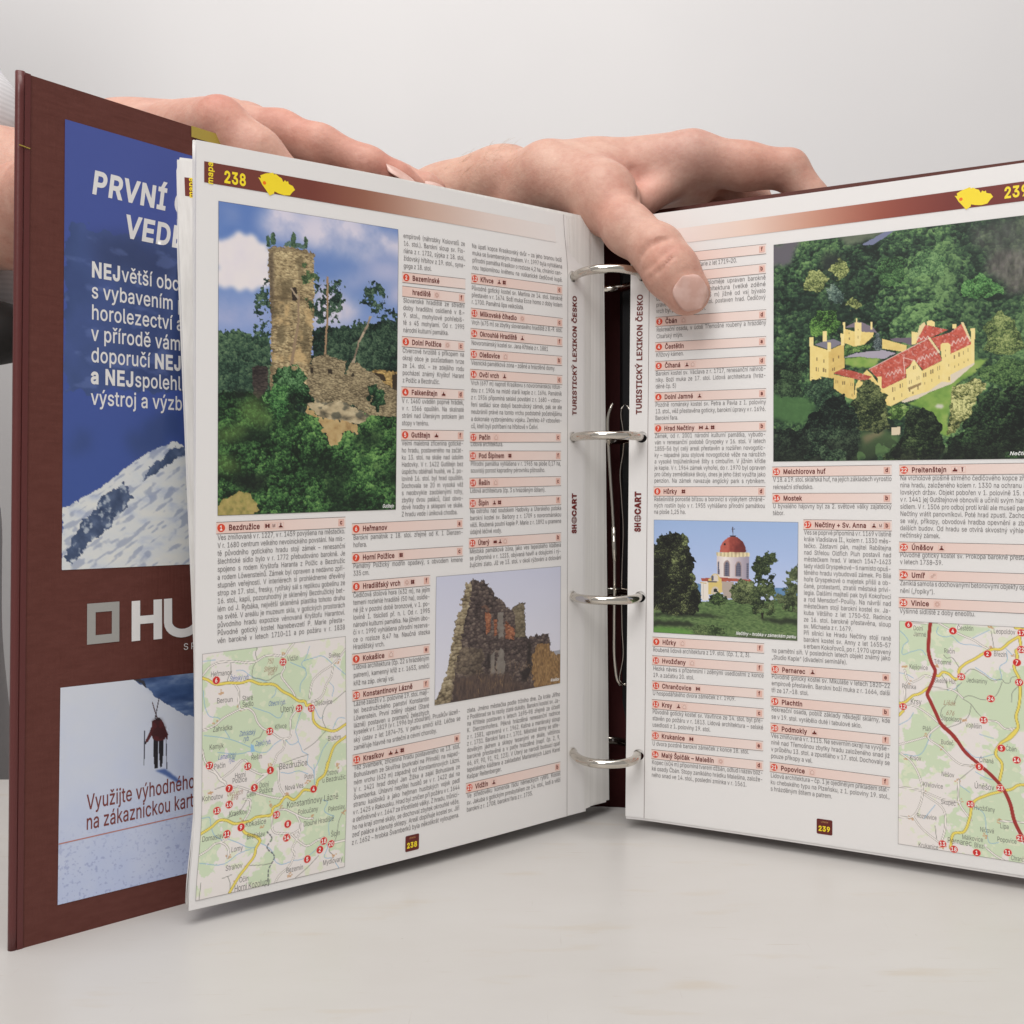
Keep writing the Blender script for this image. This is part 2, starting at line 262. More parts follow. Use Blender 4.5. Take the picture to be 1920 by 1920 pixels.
SHAPE_TOWER = """
cumulus -9 120 46 110 117 92 159 94 206 108 243 125 269 146 270 257 181 273 77 270 -9 278
cloudband 206 47 243 17 296 5 366 9 504 6 674 6 1033 0 1031 83 826 121 731 108 616 104 531 94 448 88 339 94 232 77
cloudlow 617 200 761 175 850 130 1032 104 1033 190 851 193 733 226 646 229
cloudleft -9 304 103 303 192 318 266 349 255 376 155 375 -8 364
cloudcorner -10 9 76 7 117 35 51 54 -10 56
cloudtree 527 216 675 278 769 290 781 327 659 365 506 373 516 241
cloudright 929 223 1034 201 1035 269 936 268
backwood -13 425 7 414 22 420 42 408 58 415 78 404 93 413 111 399 124 412 156 409 182 422 266 411 284 601 -13 608
sidewood 495 387 562 370 654 369 676 357 723 362 734 340 752 353 764 333 787 348 823 339 853 351 889 331 1036 330 1039 527 832 513 696 490 580 471 502 511
body 258 147 256 134 285 120 328 121 366 114 409 118 459 117 481 124 513 127 507 147 506 194 507 309 503 376 498 444 490 508 502 562 497 612 268 618 275 519 276 388 268 323 261 225
shadeside 258 147 285 138 289 223 287 289 287 338 279 388 281 614 268 615 275 519 276 388 268 323 261 225
topband 258 147 256 134 285 120 366 114 459 117 513 127 507 140 448 131 339 134 285 144
midshade 281 256 373 254 384 296 340 305 287 305
win 384 251 411 246 415 268 414 293 386 293
cyp1 248 128 247 95 256 83 266 93 269 123
cyp2 272 119 269 87 281 73 295 81 298 115
cyp3 381 117 379 77 391 64 405 73 407 111
cyp4 449 116 448 88 458 71 472 82 471 113
lowcyp 333 117 366 95 393 99 448 101 453 116 366 116
pineleft 265 225 233 233 223 260 202 281 181 315 197 327 194 347 208 362 234 348 266 343
pineleft2 266 375 208 375 176 399 182 419 224 423 266 425
pinemid 521 234 549 225 572 234 606 218 640 215 663 238 664 272 679 299 659 317 653 355 619 350 596 331 562 350 511 359 505 295 539 276 527 257
pineright 875 191 911 203 924 234 927 255 912 291 876 311 829 310 819 276 763 279 763 269 792 250 803 218 839 201
pinefar 865 319 912 298 973 291 1035 305 1036 355 913 341
crownA 443 209 471 190 521 190 543 202 538 222 504 218 466 224 449 239
crownB 443 159 470 160 471 173 443 175
crownC 455 272 483 273 505 295 511 325 483 320 461 298
trunkmid 577 199 589 198 589 338 578 468 566 468 579 339
trunkright 829 321 841 320 812 371 771 415 748 468 725 534 690 542 736 468 765 408 811 353
trunklean 419 267 428 267 429 364 412 431 394 512 375 512 396 432 417 364
branch 375 253 383 251 422 280 417 287
wallA 485 512 513 474 586 466 696 484 684 529 714 559 773 585 832 576 857 618 834 667 738 634 622 623 565 631 509 616 475 586 474 539
wallB 685 536 719 488 760 486 820 510 880 526 929 556 1040 581 1042 670 834 667 738 634 680 608
wallC 832 517 879 506 1039 509 1040 584 929 556 880 529
holes 856 518 916 521 935 545 916 545 880 529
holes2 968 519 1039 513 1040 577 972 572
winB 587 513 612 514 615 531 590 530
winC 490 512 506 513 507 531 491 530
winD 722 531 737 518 743 534 725 536
rock 475 633 525 615 565 631 611 627 662 619 739 641 834 667 798 689 763 700 623 688 543 679
dry 464 643 498 653 543 679 623 684 763 700 769 741 699 718 653 759 641 773 613 777 589 756 566 719 532 679 470 667
bush1 268 582 310 525 364 513 430 524 452 540 475 569 497 612 481 633 414 648 376 629 268 618
bush2 246 618 289 571 365 576 392 615 376 662 322 689 258 677
darkruin 175 523 198 515 262 520 260 585 215 626 183 613
grassbit -1 1005 -1 967 55 939 107 924 185 938 212 977 175 1009
gap 80 862 148 869 270 870 259 909 206 935 81 901
gap2 381 615 425 614 420 648 387 642
gap3 84 596 131 598 131 621 89 625
light1 -2 726 147 698 147 740 70 770 -2 770
light2 -2 795 44 805 127 850 80 869 -1 859
light3 95 647 194 613 290 683 237 716 131 698
bushR 832 555 880 557 930 602 882 652 833 632
"""
QUAD_RUIN = [[110.5, 123.2], [182.8, 124.7], [182.4, 66.9], [109.7, 65.5]]
SHAPE_RUIN = """
body 283 47 300 43 322 62 345 58 373 76 396 101 425 139 460 195 518 254 553 294 577 320 600 305 641 280 686 279 695 328 700 562 734 573 782 555 843 555 899 574 913 720 919 782 1033 800 1036 1228 -24 1024 12 946 63 831 99 684 114 590 129 467 149 356 160 323 192 276 180 235 207 169 228 74 256 70
lit 228 74 264 71 267 152 241 276 209 387 195 585 147 692 138 832 124 1051 -24 1024 12 946 63 831 99 684 114 590 129 467 160 323 192 276 180 235 207 169
stub 586 321 641 280 686 279 700 562 620 563 612 360
win1 373 325 404 323 421 355 416 471 383 501
win2 441 392 455 378 470 396 473 513 445 521
win3 534 421 548 408 566 449 610 484 611 574 535 551
plaster1 475 338 519 337 525 544 480 538
plaster2 465 770 481 655 504 623 533 663 532 840 465 829
plaster3 418 669 449 651 454 827 414 826
door 393 666 424 662 419 716 397 818
slot 722 589 752 636 754 877 689 956 664 862 717 811
bushR 771 687 819 645 900 645 919 721 1033 757 1035 1024 786 1016 754 877
far 919 715 1033 713 1033 775 919 758
stone 153 693 206 575 350 590 374 814 164 780
ground 143 811 318 816 546 842 665 946 785 967 1034 962 1036 1228 124 1051
arch 347 264 380 262 409 295 415 319 398 317 369 284 347 288
"""
QUAD_CHAPEL = [[3.6, 147.6], [73.7, 147.3], [73.5, 92.5], [3.9, 92.2]]
SHAPE_CHAPEL = """
lawn -33 763 329 708 536 676 696 686 1015 648 1017 1028 -32 1109
hill 284 540 350 557 351 693 284 697
hill2 841 562 933 554 1004 563 1005 655 842 664
dome 475 272 477 227 496 179 533 141 565 132 597 139 635 178 652 221 656 265
domeshade 598 190 640 188 656 265 577 268 566 244
cap 543 124 587 123 581 138 549 139
cross 561 50 567 50 567 124 562 124
crossbar 552 66 578 65 578 71 552 72
drum 454 302 677 301 675 501 457 486
drumshade 556 298 677 301 675 501 551 493
cornice 450 272 480 274 550 266 619 268 680 270 679 302 566 311 452 306
w1 509 478 510 381 516 357 525 348 534 356 540 380 539 477
w1f 500 482 501 368 513 344 526 336 539 346 546 373 546 480
w2 589 475 589 384 596 361 604 353 615 362 621 386 621 475
w2f 581 478 582 378 592 351 605 343 620 353 626 383 626 478
w3 460 356 472 349 473 463 461 464
w4 658 361 674 354 674 494 659 488
roof 344 503 405 497 481 483 668 488 711 516 492 523 350 530
white 343 534 397 528 398 690 362 699 346 680
portal 394 508 410 500 415 479 427 464 443 458 460 464 473 484 476 497 488 500 495 617 465 629 397 643
portalarch 421 499 427 476 442 463 459 474 465 497 466 524 421 526
doorarch 416 621 419 591 430 575 445 569 461 577 468 598 468 632 416 635
door 432 621 435 593 445 585 457 592 461 619
wallR 489 523 573 526 568 667 509 670 495 617
bushA 395 663 422 628 455 613 498 624 528 669 515 717 466 727 411 723
bushB 541 635 568 539 631 503 711 506 717 652 685 707 579 707
treeL -35 223 11 222 51 124 79 137 113 102 147 115 164 97 204 127 248 160 254 234 271 309 302 369 294 417 280 458 306 505 317 559 345 659 351 706 329 742 329 789 274 834 116 830 -33 791
treeR 684 394 715 319 725 299 767 290 803 251 829 268 850 254 865 326 835 367 814 368 830 420 846 459 830 500 851 565 852 631 873 643 847 684 848 777 801 800 770 782 702 793 680 687 695 600 711 506 721 439
trunkR 759 776 778 774 775 828 762 829
treeRR 902 503 933 488 927 429 953 395 978 400 983 354 1013 333 1016 785 980 748 904 747 914 693 852 664 862 617 924 614 898 562 933 547
shA 13 815 207 810 373 807 526 824 483 844 318 844 13 850
shB 723 821 801 813 1006 819 1006 865 853 856
shC -33 901 151 886 330 905 263 930 -32 950
bright -32 957 151 944 297 975 264 1032 -32 1054
scrub 263 950 374 909 505 933 505 994 319 1014
capbar 597 967 1017 962 1017 1015 597 1021
house 873 656 903 654 904 684 873 686
"""
QUAD_CASTLE = [[61.7, 276.2], [177.8, 276.2], [177.8, 175.0], [62.1, 175.4]]
SHAPE_CASTLE = """
field -33 3 101 -5 79 56 62 98 -33 100
fieldB 241 -48 476 -50 416 14 283 45 262 5
road 340 46 446 -12 471 -6 381 52
rock 772 169 799 137 867 124 934 155 934 302 858 317 799 247
rockB 735 24 889 1 978 3 978 172 845 120 772 169
yl1 219 155 230 119 256 97 293 114 303 152 262 191
yl2 117 181 139 145 182 138 209 191 177 237 123 225
yl3 145 379 177 313 241 331 262 389 220 441 166 431
yl4 283 304 309 276 335 303 309 338
blue1 209 222 241 201 272 266 262 308 219 279
dk1 177 93 219 61 283 82 241 138 209 160
tree1 391 150 441 102 496 133 506 225 466 250 401 219
tree2 511 153 584 85 641 152 637 210 516 214
tree3 689 252 754 218 818 267 845 316 754 329 693 311
tree4 772 429 827 383 876 439 898 555 845 580 772 546
lawn 508 759 585 707 657 677 688 640 738 585 781 580 742 635 674 678 661 741 647 821 654 902 627 893 596 810 547 770
lawn2 278 544 334 539 411 553 386 591 319 586 278 570
lawn3 -14 685 137 715 164 753 129 829 82 827 -14 801
lawn4 334 871 437 870 483 902 465 949 422 975 304 1000 334 938
path 342 889 429 865 415 887 356 925
drive 274 539 319 522 419 516 465 533 422 556 334 539
hedge 278 486 319 480 382 498 334 512 278 530
back 272 423 274 409 314 426 342 429 386 432 382 454 349 487 312 493 274 472
backroof 276 405 319 383 342 387 384 415 397 438 349 431 314 413 312 408
backturret 314 386 340 389 340 433 334 490 314 488
bt1 271 380 280 381 280 423 272 423
bt2 319 367 325 367 325 387 319 387
bt3 373 389 380 390 380 423 373 422
spruce 399 433 415 479 413 514 382 511 386 476
garage 415 466 505 503 501 525 487 528 415 509
garageroof 444 470 462 467 521 470 521 505 494 489 458 482
keepL 144 475 160 477 217 503 216 625 144 634
keepR 217 503 274 476 277 584 237 604 233 630 216 625
keeproof 162 472 206 458 236 453 271 474 217 499
kt1 142 437 158 438 159 481 143 480
kt2 195 414 210 415 210 462 195 461
kt3 262 431 275 432 276 485 263 484
kt4 213 467 226 468 226 509 213 508
wing 235 612 312 635 312 728 286 718 237 675
wingroof 237 608 251 584 308 601 378 630 356 651 312 635
gableL 319 662 334 632 360 598 378 621 393 648 429 703 444 763 429 756 378 718 312 724
roofA 367 596 578 479 596 502 620 551 627 575 563 615 533 570 501 603 501 642 417 687 400 640
roofB 536 497 564 418 647 447 582 479
roofC 589 478 654 460 695 425 728 515 659 549 620 534
facade 417 687 503 642 559 615 628 577 659 549 730 513 737 593 659 639 582 707 512 727 444 765 426 712
gable 501 607 515 595 529 564 542 588 557 615 559 684 508 712
plinth 483 745 512 727 582 705 657 639 737 593 737 599 661 677 585 709 543 735 497 750
rtower 621 512 627 502 647 502 657 513 656 570 656 672 630 667 627 577
ctower 724 449 738 448 737 593 727 592
ct2 522 444 543 450 543 498 522 500
ct3 575 404 592 401 603 413 603 430 575 421
ct4 663 425 675 426 675 445 663 444
ct5 399 631 413 632 413 685 400 680
gutter 578 477 585 473 620 538 616 546
gutter2 691 421 700 420 727 500 722 504
ga1 549 421 566 407 570 418 543 476 538 476
balc 508 686 556 665 556 675 510 699
fl1 129 670 156 626 206 624 233 666 233 720 183 745 140 720
fl2 109 851 164 776 233 698 286 709 304 768 334 836 319 1000 -14 1004 -14 847
fl3 304 768 319 702 371 638 400 666 426 729 444 809 444 861 378 873 327 853
fl4 501 798 526 773 564 768 596 806 627 863 633 944 603 1012 426 1010 429 957 480 906
fl5 661 698 688 670 735 660 768 683 765 704 728 778 715 836 654 885 644 846 661 783
fl6 728 786 755 724 981 675 981 1017 620 1013 654 911 701 861
fl7 444 761 473 749 508 759 515 786 480 832 444 809
fl8 -14 547 105 550 129 579 97 645 129 692 82 713 -14 685
fl9 742 619 788 588 981 594 981 716 771 683
shed 449 857 480 854 480 889 449 890
pond 603 770 611 762 627 763 634 773 625 781 609 779
"""
QUAD_MOUNTAIN = [[17.8, 307.5], [122.0, 307.5], [122.0, 137.0], [17.7, 137.8]]
SHAPE_MOUNTAIN = """
snow -2 864 65 844 138 816 192 795 234 774 277 752 320 735 378 717 446 703 500 718 611 689 1145 607 1122 1037 0 1001
rockA 158 836 193 815 227 806 248 819 264 837 234 864 179 905 125 928 99 948 40 985 8 976 33 939 65 900 111 872
rockB 302 804 327 772 378 751 438 720 484 714 492 731 416 759 363 780
rockC 138 840 165 832 159 864 125 884
cliffs 3 256 26 226 79 225 162 229 269 225 380 229 457 237 703 255 1165 255 1149 549 7 603
dark1 93 258 305 225 457 250 457 324 305 317 162 311
dark2 248 736 276 682 379 628 477 633 477 693 349 734 277 757
dark3 25 729 83 688 137 670 110 727 44 761
"""
QUAD_SNOWFIELD = [[17.5, 93.7], [122.1, 91.8], [120.1, 11.3], [17.0, 12.6]]
SHAPE_SNOWFIELD = """
hills 267 -7 306 -11 528 -8 1201 -36 1198 523 530 231 481 205 422 162 363 98 327 49
hilldark 267 -7 299 -9 327 32 327 49 292 18
ridge 327 49 421 45 529 51 1201 85 1200 205 529 123 421 116
pack 347 213 364 205 382 210 393 230 408 281 398 314 372 318 351 305 342 269
armL 343 243 352 271 330 314 319 317 321 304 336 268
armR 397 257 412 290 409 316 401 302
head 359 204 368 198 379 204 382 215 364 216
legL 352 306 372 314 373 362 371 449 358 450 353 375
legR 374 314 393 313 393 383 389 444 381 451 375 371
shadow 359 457 403 460 473 541 454 541 403 491
pole1 315 255 319 256 318 425 314 424
pole2 402 306 406 307 410 461 406 461
ski1 344 121 348 120 370 204 366 208
ski2 372 104 376 104 360 207 356 203
hand 314 311 324 309 323 322 314 321
shade 0 1000 1 723 110 727 244 729 534 733 1198 721 1195 1405
trail 271 685 369 692 357 967 273 968
"""
QUAD_BEZ = [[2.8, 98.0], [65.3, 100.2], [66.4, 3.3], [2.6, 3.2]]
MAP_BEZ = """
Y 1 99 38 110 75 128 170 133 267 140 310 135 376 154 492 171 543 201 594 221 656 252 702 262 708 276 737 274 754 299 759 345 794 374 847 392 906 405 996 384
Y 995 438 905 475 875 520 839 583 786 608
Y 859 538 835 588 788 607 776 630 753 641 678 639 655 654 622 669 559 650 515 678 472 690 467 710 418 714 353 713 321 722 268 724 215 721 161 701 118 696 68 717 1 737
Y 263 723 282 760 316 777 355 788 395 813 371 842 368 861 324 901 275 936 236 973 214 997
W 1 90 48 58 95 45 191 46 365 57 409 43 482 42 527 49 555 51 584 26 624 0
W 538 81 555 99 532 128 571 173 611 207 628 229
W 1001 55 904 114 797 150 755 175 737 215 731 245
W 904 114 891 165 855 197 831 237 801 255 749 264
W 218 146 240 171 240 218 250 249 299 250 343 275 364 311 414 349 447 359 480 376 536 402 592 398 599 319 633 292
W 250 249 197 261 133 278 86 300 3 314
W 553 407 547 441 497 470 485 493 457 524
W 3 395 24 447 50 466 97 501 123 527 155 544
W 123 527 192 502 288 468 299 476
W 299 500 337 517 397 537 435 538 364 568
W 47 481 99 507 115 528 147 545 173 568 231 571 306 593 339 604 388 620 548 641 520 608 509 548 510 521
W 274 627 317 638 313 681 283 714
W 511 701 556 703 601 719 636 733 700 757 758 764
W 636 733 668 777 660 823 635 853 620 877 638 893 624 924 587 952 549 967 528 981 513 999
W 468 716 479 780 564 804 620 811 664 800
W 614 814 674 854 721 874 799 860 845 856
W 5 821 58 806 97 788 133 786 184 773
W 133 786 166 800 190 825 188 854
W 361 566 432 536
W 893 886 999 886
K 365 1 354 25 365 53
K 359 60 337 82 332 122 376 132 442 145 487 131 532 121
K 186 49 186 93 170 111 164 131
K 689 466 770 440 847 399
K 998 238 914 272 842 301 824 341 847 385
K 408 352 381 380 342 386 326 398
K 535 508 620 497 723 487
K 171 694 254 671 296 629
K 649 998 732 966 809 926
K 991 748 951 791 927 873 883 915 919 940
K 330 903 410 912 481 915
K 161 933 222 926
K 197 929 215 960 217 996
K 29 931 20 1003
K 84 565 147 558
D 443 544 443 656
D 512 549 504 664
D 441 782 476 813 447 842 500 891 466 939 464 989
D 363 697 427 681
B 7 150 18 214 44 257 107 273 128 285
B 223 87 266 89 315 114 409 145 487 169
B 498 180 486 210 464 221
B 337 250 442 281 531 306 542 290
B 667 302 650 334 632 378 649 421 598 433 553 407 486 418 430 446 397 446 342 430 321 418
B 649 424 666 446 677 468 717 490 711 520 757 563 762 613
B 13 336 118 354 192 371 288 404 337 423
B 149 327 181 363
B 990 357 942 352 900 394
B 864 449 828 474 792 526 757 563
B 692 83 768 75 821 72 904 114 999 168
B 734 24 704 74 675 95 703 122 709 140 668 181 662 215
B 595 82 704 118
B 85 31 6 31
B 766 290 818 340 830 334
B 337 430 256 435 102 415
B 879 192 908 216 896 253
B -2 675 55 680 63 710 87 749 142 778
B 179 778 244 800 333 832 371 835
B 9 853 185 873 250 849 339 838
B 401 823 447 842 494 881 501 901 541 926 624 924 713 923 768 907 824 880
B 823 694 859 708 837 737 885 766 909 773 875 796 879 850
B 796 893 846 876 871 897 850 934 920 951
B 526 543 594 554 639 549 719 571
B 760 534 764 632
B 932 973 956 997
L 321 401 342 410 348 437 321 435
N 22,36.8,91.9 6,8.5,87.2 21,44.0,72.2 15,49.5,71.6 12,31.1,64.4 17,5.8,54.2 19,21.7,51.6 1,31.4,48.6
N 7,13.9,44.0 3,24.5,42.6 4,50.6,38.0 16,13.9,37.6 13,8.9,36.0 10,34.3,30.2 8,39.5,25.7 9,19.3,27.9 11,13.5,26.3 14,39.3,20.3 18,56.2,15.9 20,59.6,14.1 2,54.6,12.7 5,49.1,10.0
V 122 171 538 48 245 245 86 297 452 506 940 106 933 562
V 63 579 257 716 460 672 571 639 533 694 757 756 188 851 713 605 406 758 610 982 320 906 919 940 251 962 980 764 614 814
Tk Heřmanov,6.2,88.8,8.8;Beroun,8.7,78.1,6.7;Staré,19.3,77.9,4.6;Sedlo,19.3,75.5,4.8;Úterý,35.6,71.4,6.1;Olešovice,50.9,72.4,8.2;Vidžín,38.6,92.1,5.0;Světec,57.4,91.7,5.5;Zahrádka,7.1,67.1,8.1;Křivce,33.2,64.8,5.3;Kamýk,5.7,60.3,5.9;Pačín,7.6,52.5,4.8;Řešín,23.1,53.9,4.7;Bezdružice,35.1,48.3,12.7;Blažim,57.0,57.0,6.2;Horní,16.2,47.6,4.6;Polžice,15.2,45.7,6.2;Ostrov,56.5,42.6,5.6;u Bezdružic,54.5,39.9,11.0;Potín,46.4,42.5,4.2
Tb Štěnský ryb.,13.9,86.3,8.3;Obecní ryb.,30.4,74.6,7.6;Zahrádský,18.0,64.0,6.8;ryb.,19.7,61.8,2.6;Zaječí ryb.,24.7,59.2,6.9;Lamanický,9.2,55.9,7.4;ryb.,13.6,54.2,2.7
Tr 750,29.8,91.7,2.7;Stěnský,28.4,88.7,5.9;vrch,30.0,87.0,2.9
Tk Kohoutov,2.8,40.5,8.6;Čeliv,21.2,39.4,4.1;Dolní,26.6,42.2,4.1;Polžice,26.6,39.8,6.0;Nová Ves,37.7,39.4,8.3;Konstantinovy Lázně,38.6,32.1,23.5;Krasíkov,13.9,32.8,7.7;Poloučany,43.7,28.6,9.2;Pakoslav,57.5,27.5,7.8;Kokašice,21.1,27.6,8.9;Dlouhé Hradiště,46.5,23.4,13.9;Domaslav,3.4,25.0,8.9;Břetislav,22.0,22.7,7.8;Lomy,15.8,18.9,4.9;Šipín,59.3,17.0,4.3;Strahov,14.0,12.2,7.0;Bezemín,39.9,6.3,7.5;Mydlovary,56.2,6.0,9.1;Očín,20.0,6.6,3.9;Horní Kozolupy,18.1,3.4,15.0
Tr Ovčí vrch,12.9,40.9,6.7;698,14.5,39.1,3.1
"""
QUAD_NEC = [[117.5, 104.4], [177.8, 104.5], [177.7, 5.2], [117.1, 5.4]]
MAP_NEC = """
R 209 -1 198 79 199 137 221 183 241 209 231 247 204 293 191 314 214 351 249 399 280 441 358 488 389 512
R 282 443 371 494 433 550 531 603 618 650 679 695 722 754 747 822 802 894 841 937
Y 244 229 261 234 292 215 327 219 379 241 398 233 396 204 430 176 498 147 561 118 611 101 661 98 715 66 781 36
Y 777 40 781 88 756 101 764 123 744 166 777 224 781 249 773 337 757 381 769 422 732 467 675 494
Y 763 431 704 476 652 510 631 547 670 586 657 658
Y -1 370 40 362 98 328 134 320 200 287
Y 0 424 31 401
Y 752 3 838 13
Y 679 701 730 691 764 673 866 667
Y 670 705 575 731 488 775 470 837 435 901 364 920 347 983
W 86 6 167 5 264 1 308 16 356 31 412 47 506 72 540 87 582 100
W 39 219 52 251 62 265 133 255 169 237 231 244
W 62 268 44 293 42 355
W 213 286 387 300 422 321
W 49 370 94 373 196 405 267 439
W 579 409 642 411 683 434 761 431
W 289 439 198 506 290 549 353 587 398 607 496 612
W 3 554 180 508
W 13 591 88 625 163 755 100 866 2 878
W 5 741 163 749 300 774 408 776
W 399 680 399 771 479 848
W 173 760 310 834 310 907 284 971
W 100 866 137 899 284 971
W 576 959 628 983 688 1001
W 662 833 866 823
K 296 139 317 152 348 148 395 186
K 434 216 464 195 549 210 612 236 674 229 682 237 720 235 724 221 761 208
K 415 255 383 277 396 305 478 347 512 376 545 397
K 422 321 448 311 562 320 591 314 633 297 654 270 670 238
K 478 347 457 400 422 423 319 459
K 388 309 366 348
K 769 250 732 283 728 320
K 601 22 620 101
K 310 360 284 382 280 409
K 287 230 318 263 320 292
K 247 895 256 949
K 496 618 399 680
B 5 45 37 64 60 87 29 109 20 145 92 133 159 127 177 144
B 260 18 251 41 299 60 352 55 399 82 485 87 540 93
B 485 58 590 19
B 502 184 561 207 608 227 666 224 657 173 699 146 699 106
B -2 233 48 236 97 251
B 690 92 740 124
B 413 255 370 284 323 292
B 5 465 81 427 99 405
B 433 538 495 570 635 547
B 530 471 618 483
B 505 635 566 654 653 665
B 408 703 470 728
B 496 786 558 811 576 881 593 933 653 927
B 173 871 246 803
B 4 595 153 583 217 493
N 6,121.3,102.9 4,139.0,101.3 17,165.1,102.2 2,152.4,92.4 22,165.0,95.2 7,163.4,89.6 25,142.3,81.8 19,164.2,81.3 12,119.1,66.6 24,153.6,73.4 15,150.9,64.0
N 3,157.6,52.8 14,163.3,48.5 5,149.3,43.8 23,157.2,35.8 10,145.9,27.3 13,135.0,8.4 18,139.5,6.8 1,148.3,6.8 11,160.0,8.9 21,164.6,15.7
V 39 204 252 189 595 94 62 271 431 416 188 500 740 127 598 3
V 290 549 298 444 385 681 173 754 408 773 653 831 567 906 90 873 302 987 56 613 500 611
G 200 293 388 303 434 228 485 196 591 228 674 241 797 209 879 219 879 429 757 440 550 380 448 404 311 450 267 415 214 351
G 420 3 632 1 548 41 463 62 378 77 360 60
Tk Dolní,123.2,100.6,4.0;Jamné,123.2,98.0,5.2;Čestětín,140.6,101.8,6.4;Leopoldov,154.6,101.3,8.2;Račín,135.5,91.5,4.3;Trhomné,131.5,86.5,6.9;Březín,154.7,91.6,4.9;Kejšovice,121.6,83.5,7.5;Skelná Huť,131.7,78.4,8.5;Jedvaniny,144.2,79.6,8.1;Polínka,118.6,74.7,5.8;Krsy,122.1,68.1,4.5;Štipoklasy,134.3,62.2,8.1;Vojtěšín,143.9,60.2,6.3;Pláň,127.0,56.9,3.4
Tr Lišák,135.2,69.0,4.8;676,136.2,64.7,3.4
Tk Budeč,134.3,51.8,5.0;Čbán,159.2,52.0,4.1;Číhaná,149.2,45.9,5.5;Krsov,121.8,43.5,4.7;Něšov,134.5,37.9,5.1;Úněšov,147.3,34.4,7.7;Křelovice,127.2,32.4,8.0;Skupeč,134.3,25.7,5.9;Hvožďany,147.2,25.2,8.0;Roznévice,124.7,18.3,8.0;Lípa,157.1,18.8,3.3;Ničová,149.5,16.1,5.4;Málkovice,142.6,11.7,8.1;Pernarec,136.9,9.2,9.5;Březí,147.3,9.0,4.0;Popovice,156.0,13.0,7.3;Krukanice,125.4,5.5,8.0;Chrančovice,161.2,5.9,8.4
"""
WINDOWS = [(0.1716,0.5387,0.0035,0.0092),(0.1985,0.5482,0.0035,0.0092),(0.2348,0.5462,0.0034,0.0083),(0.2549,0.5355,0.0027,0.0082),(0.1697,0.5838,0.0038,0.0104),(0.1774,0.5857,0.0031,0.0103),(0.1974,0.5901,0.0038,0.0104),(0.2051,0.5919,0.003,0.0091),(0.2322,0.5891,0.003,0.0083),(0.2386,0.5882,0.0023,0.0082),(0.2444,0.6446,0.003,0.009),(0.2512,0.6459,0.003,0.009),(0.2701,0.6514,0.003,0.009),(0.2768,0.6531,0.003,0.009),(0.3008,0.6603,0.003,0.0089),(0.3072,0.6615,0.003,0.0089),(0.3046,0.7081,0.003,0.0081),(0.2933,0.4314,0.0026,0.005),(0.2952,0.456,0.0026,0.0058),(0.3269,0.4519,0.0026,0.0066),(0.3269,0.4187,0.0022,0.005),(0.4548,0.6916,0.0035,0.0112),(0.4619,0.6898,0.0029,0.0111),(0.4816,0.6778,0.0036,0.0111),(0.4887,0.6751,0.0029,0.0111),(0.5277,0.6003,0.0025,0.0087),(0.533,0.5985,0.0021,0.0087),(0.5136,0.6622,0.0028,0.0087),(0.5196,0.6595,0.0025,0.0087),(0.5407,0.6465,0.0028,0.0095),(0.547,0.6439,0.0025,0.0094),(0.5645,0.6363,0.0028,0.011),(0.5708,0.6333,0.0024,0.011),(0.5882,0.6223,0.0031,0.0111),(0.5951,0.6194,0.0028,0.0102),(0.6124,0.6102,0.0027,0.011),(0.6182,0.6072,0.0024,0.0101),(0.4583,0.731,0.0029,0.0088),(0.4862,0.7172,0.0029,0.0079),(0.5153,0.697,0.0032,0.0079),(0.5259,0.7084,0.0032,0.0063),(0.5435,0.6877,0.0028,0.0095),(0.568,0.671,0.0024,0.007),(0.5916,0.6582,0.0025,0.0078),(0.6165,0.6468,0.0024,0.0086),(0.6395,0.5566,0.0024,0.0071),(0.6395,0.5353,0.0017,0.004),(0.6508,0.5979,0.002,0.0069),(0.6508,0.6553,0.0027,0.0101),(0.6695,0.5639,0.0024,0.0094),(0.6847,0.5557,0.0024,0.0093),(0.6999,0.5484,0.0024,0.0093),(0.7157,0.539,0.0024,0.0093),(0.6712,0.6056,0.002,0.0055),(0.6847,0.598,0.0021,0.0055),(0.7009,0.5886,0.002,0.0054),(0.7157,0.5799,0.002,0.0055)]
DORMERS = [[(0.4295,0.6355),(0.4368,0.6165),(0.444,0.6309),(0.4512,0.612),(0.4584,0.6263),(0.4655,0.6075),(0.4727,0.6217),(0.4798,0.6029),(0.487,0.6172)],[(0.54,0.5796),(0.5468,0.5594),(0.5535,0.5737),(0.5602,0.5535),(0.5669,0.5678),(0.5735,0.5477),(0.5802,0.5619),(0.5869,0.5419),(0.5935,0.5561),(0.6002,0.5361),(0.6068,0.5503),(0.6134,0.5303),(0.62,0.5445)],[(0.6593,0.5156),(0.6668,0.4955),(0.6742,0.5094),(0.6816,0.4893),(0.689,0.5032),(0.6964,0.4832),(0.7037,0.497),(0.7111,0.477),(0.7184,0.4908)],[(0.54,0.4825),(0.5477,0.47),(0.5552,0.4816),(0.5628,0.4691),(0.5704,0.4807),(0.5779,0.4682),(0.5854,0.4798)],[(0.4923,0.5546),(0.4969,0.6222)],[(0.4923,0.5546),(0.533,0.5704)],[(0.3676,0.5964),(0.5802,0.4785)]]

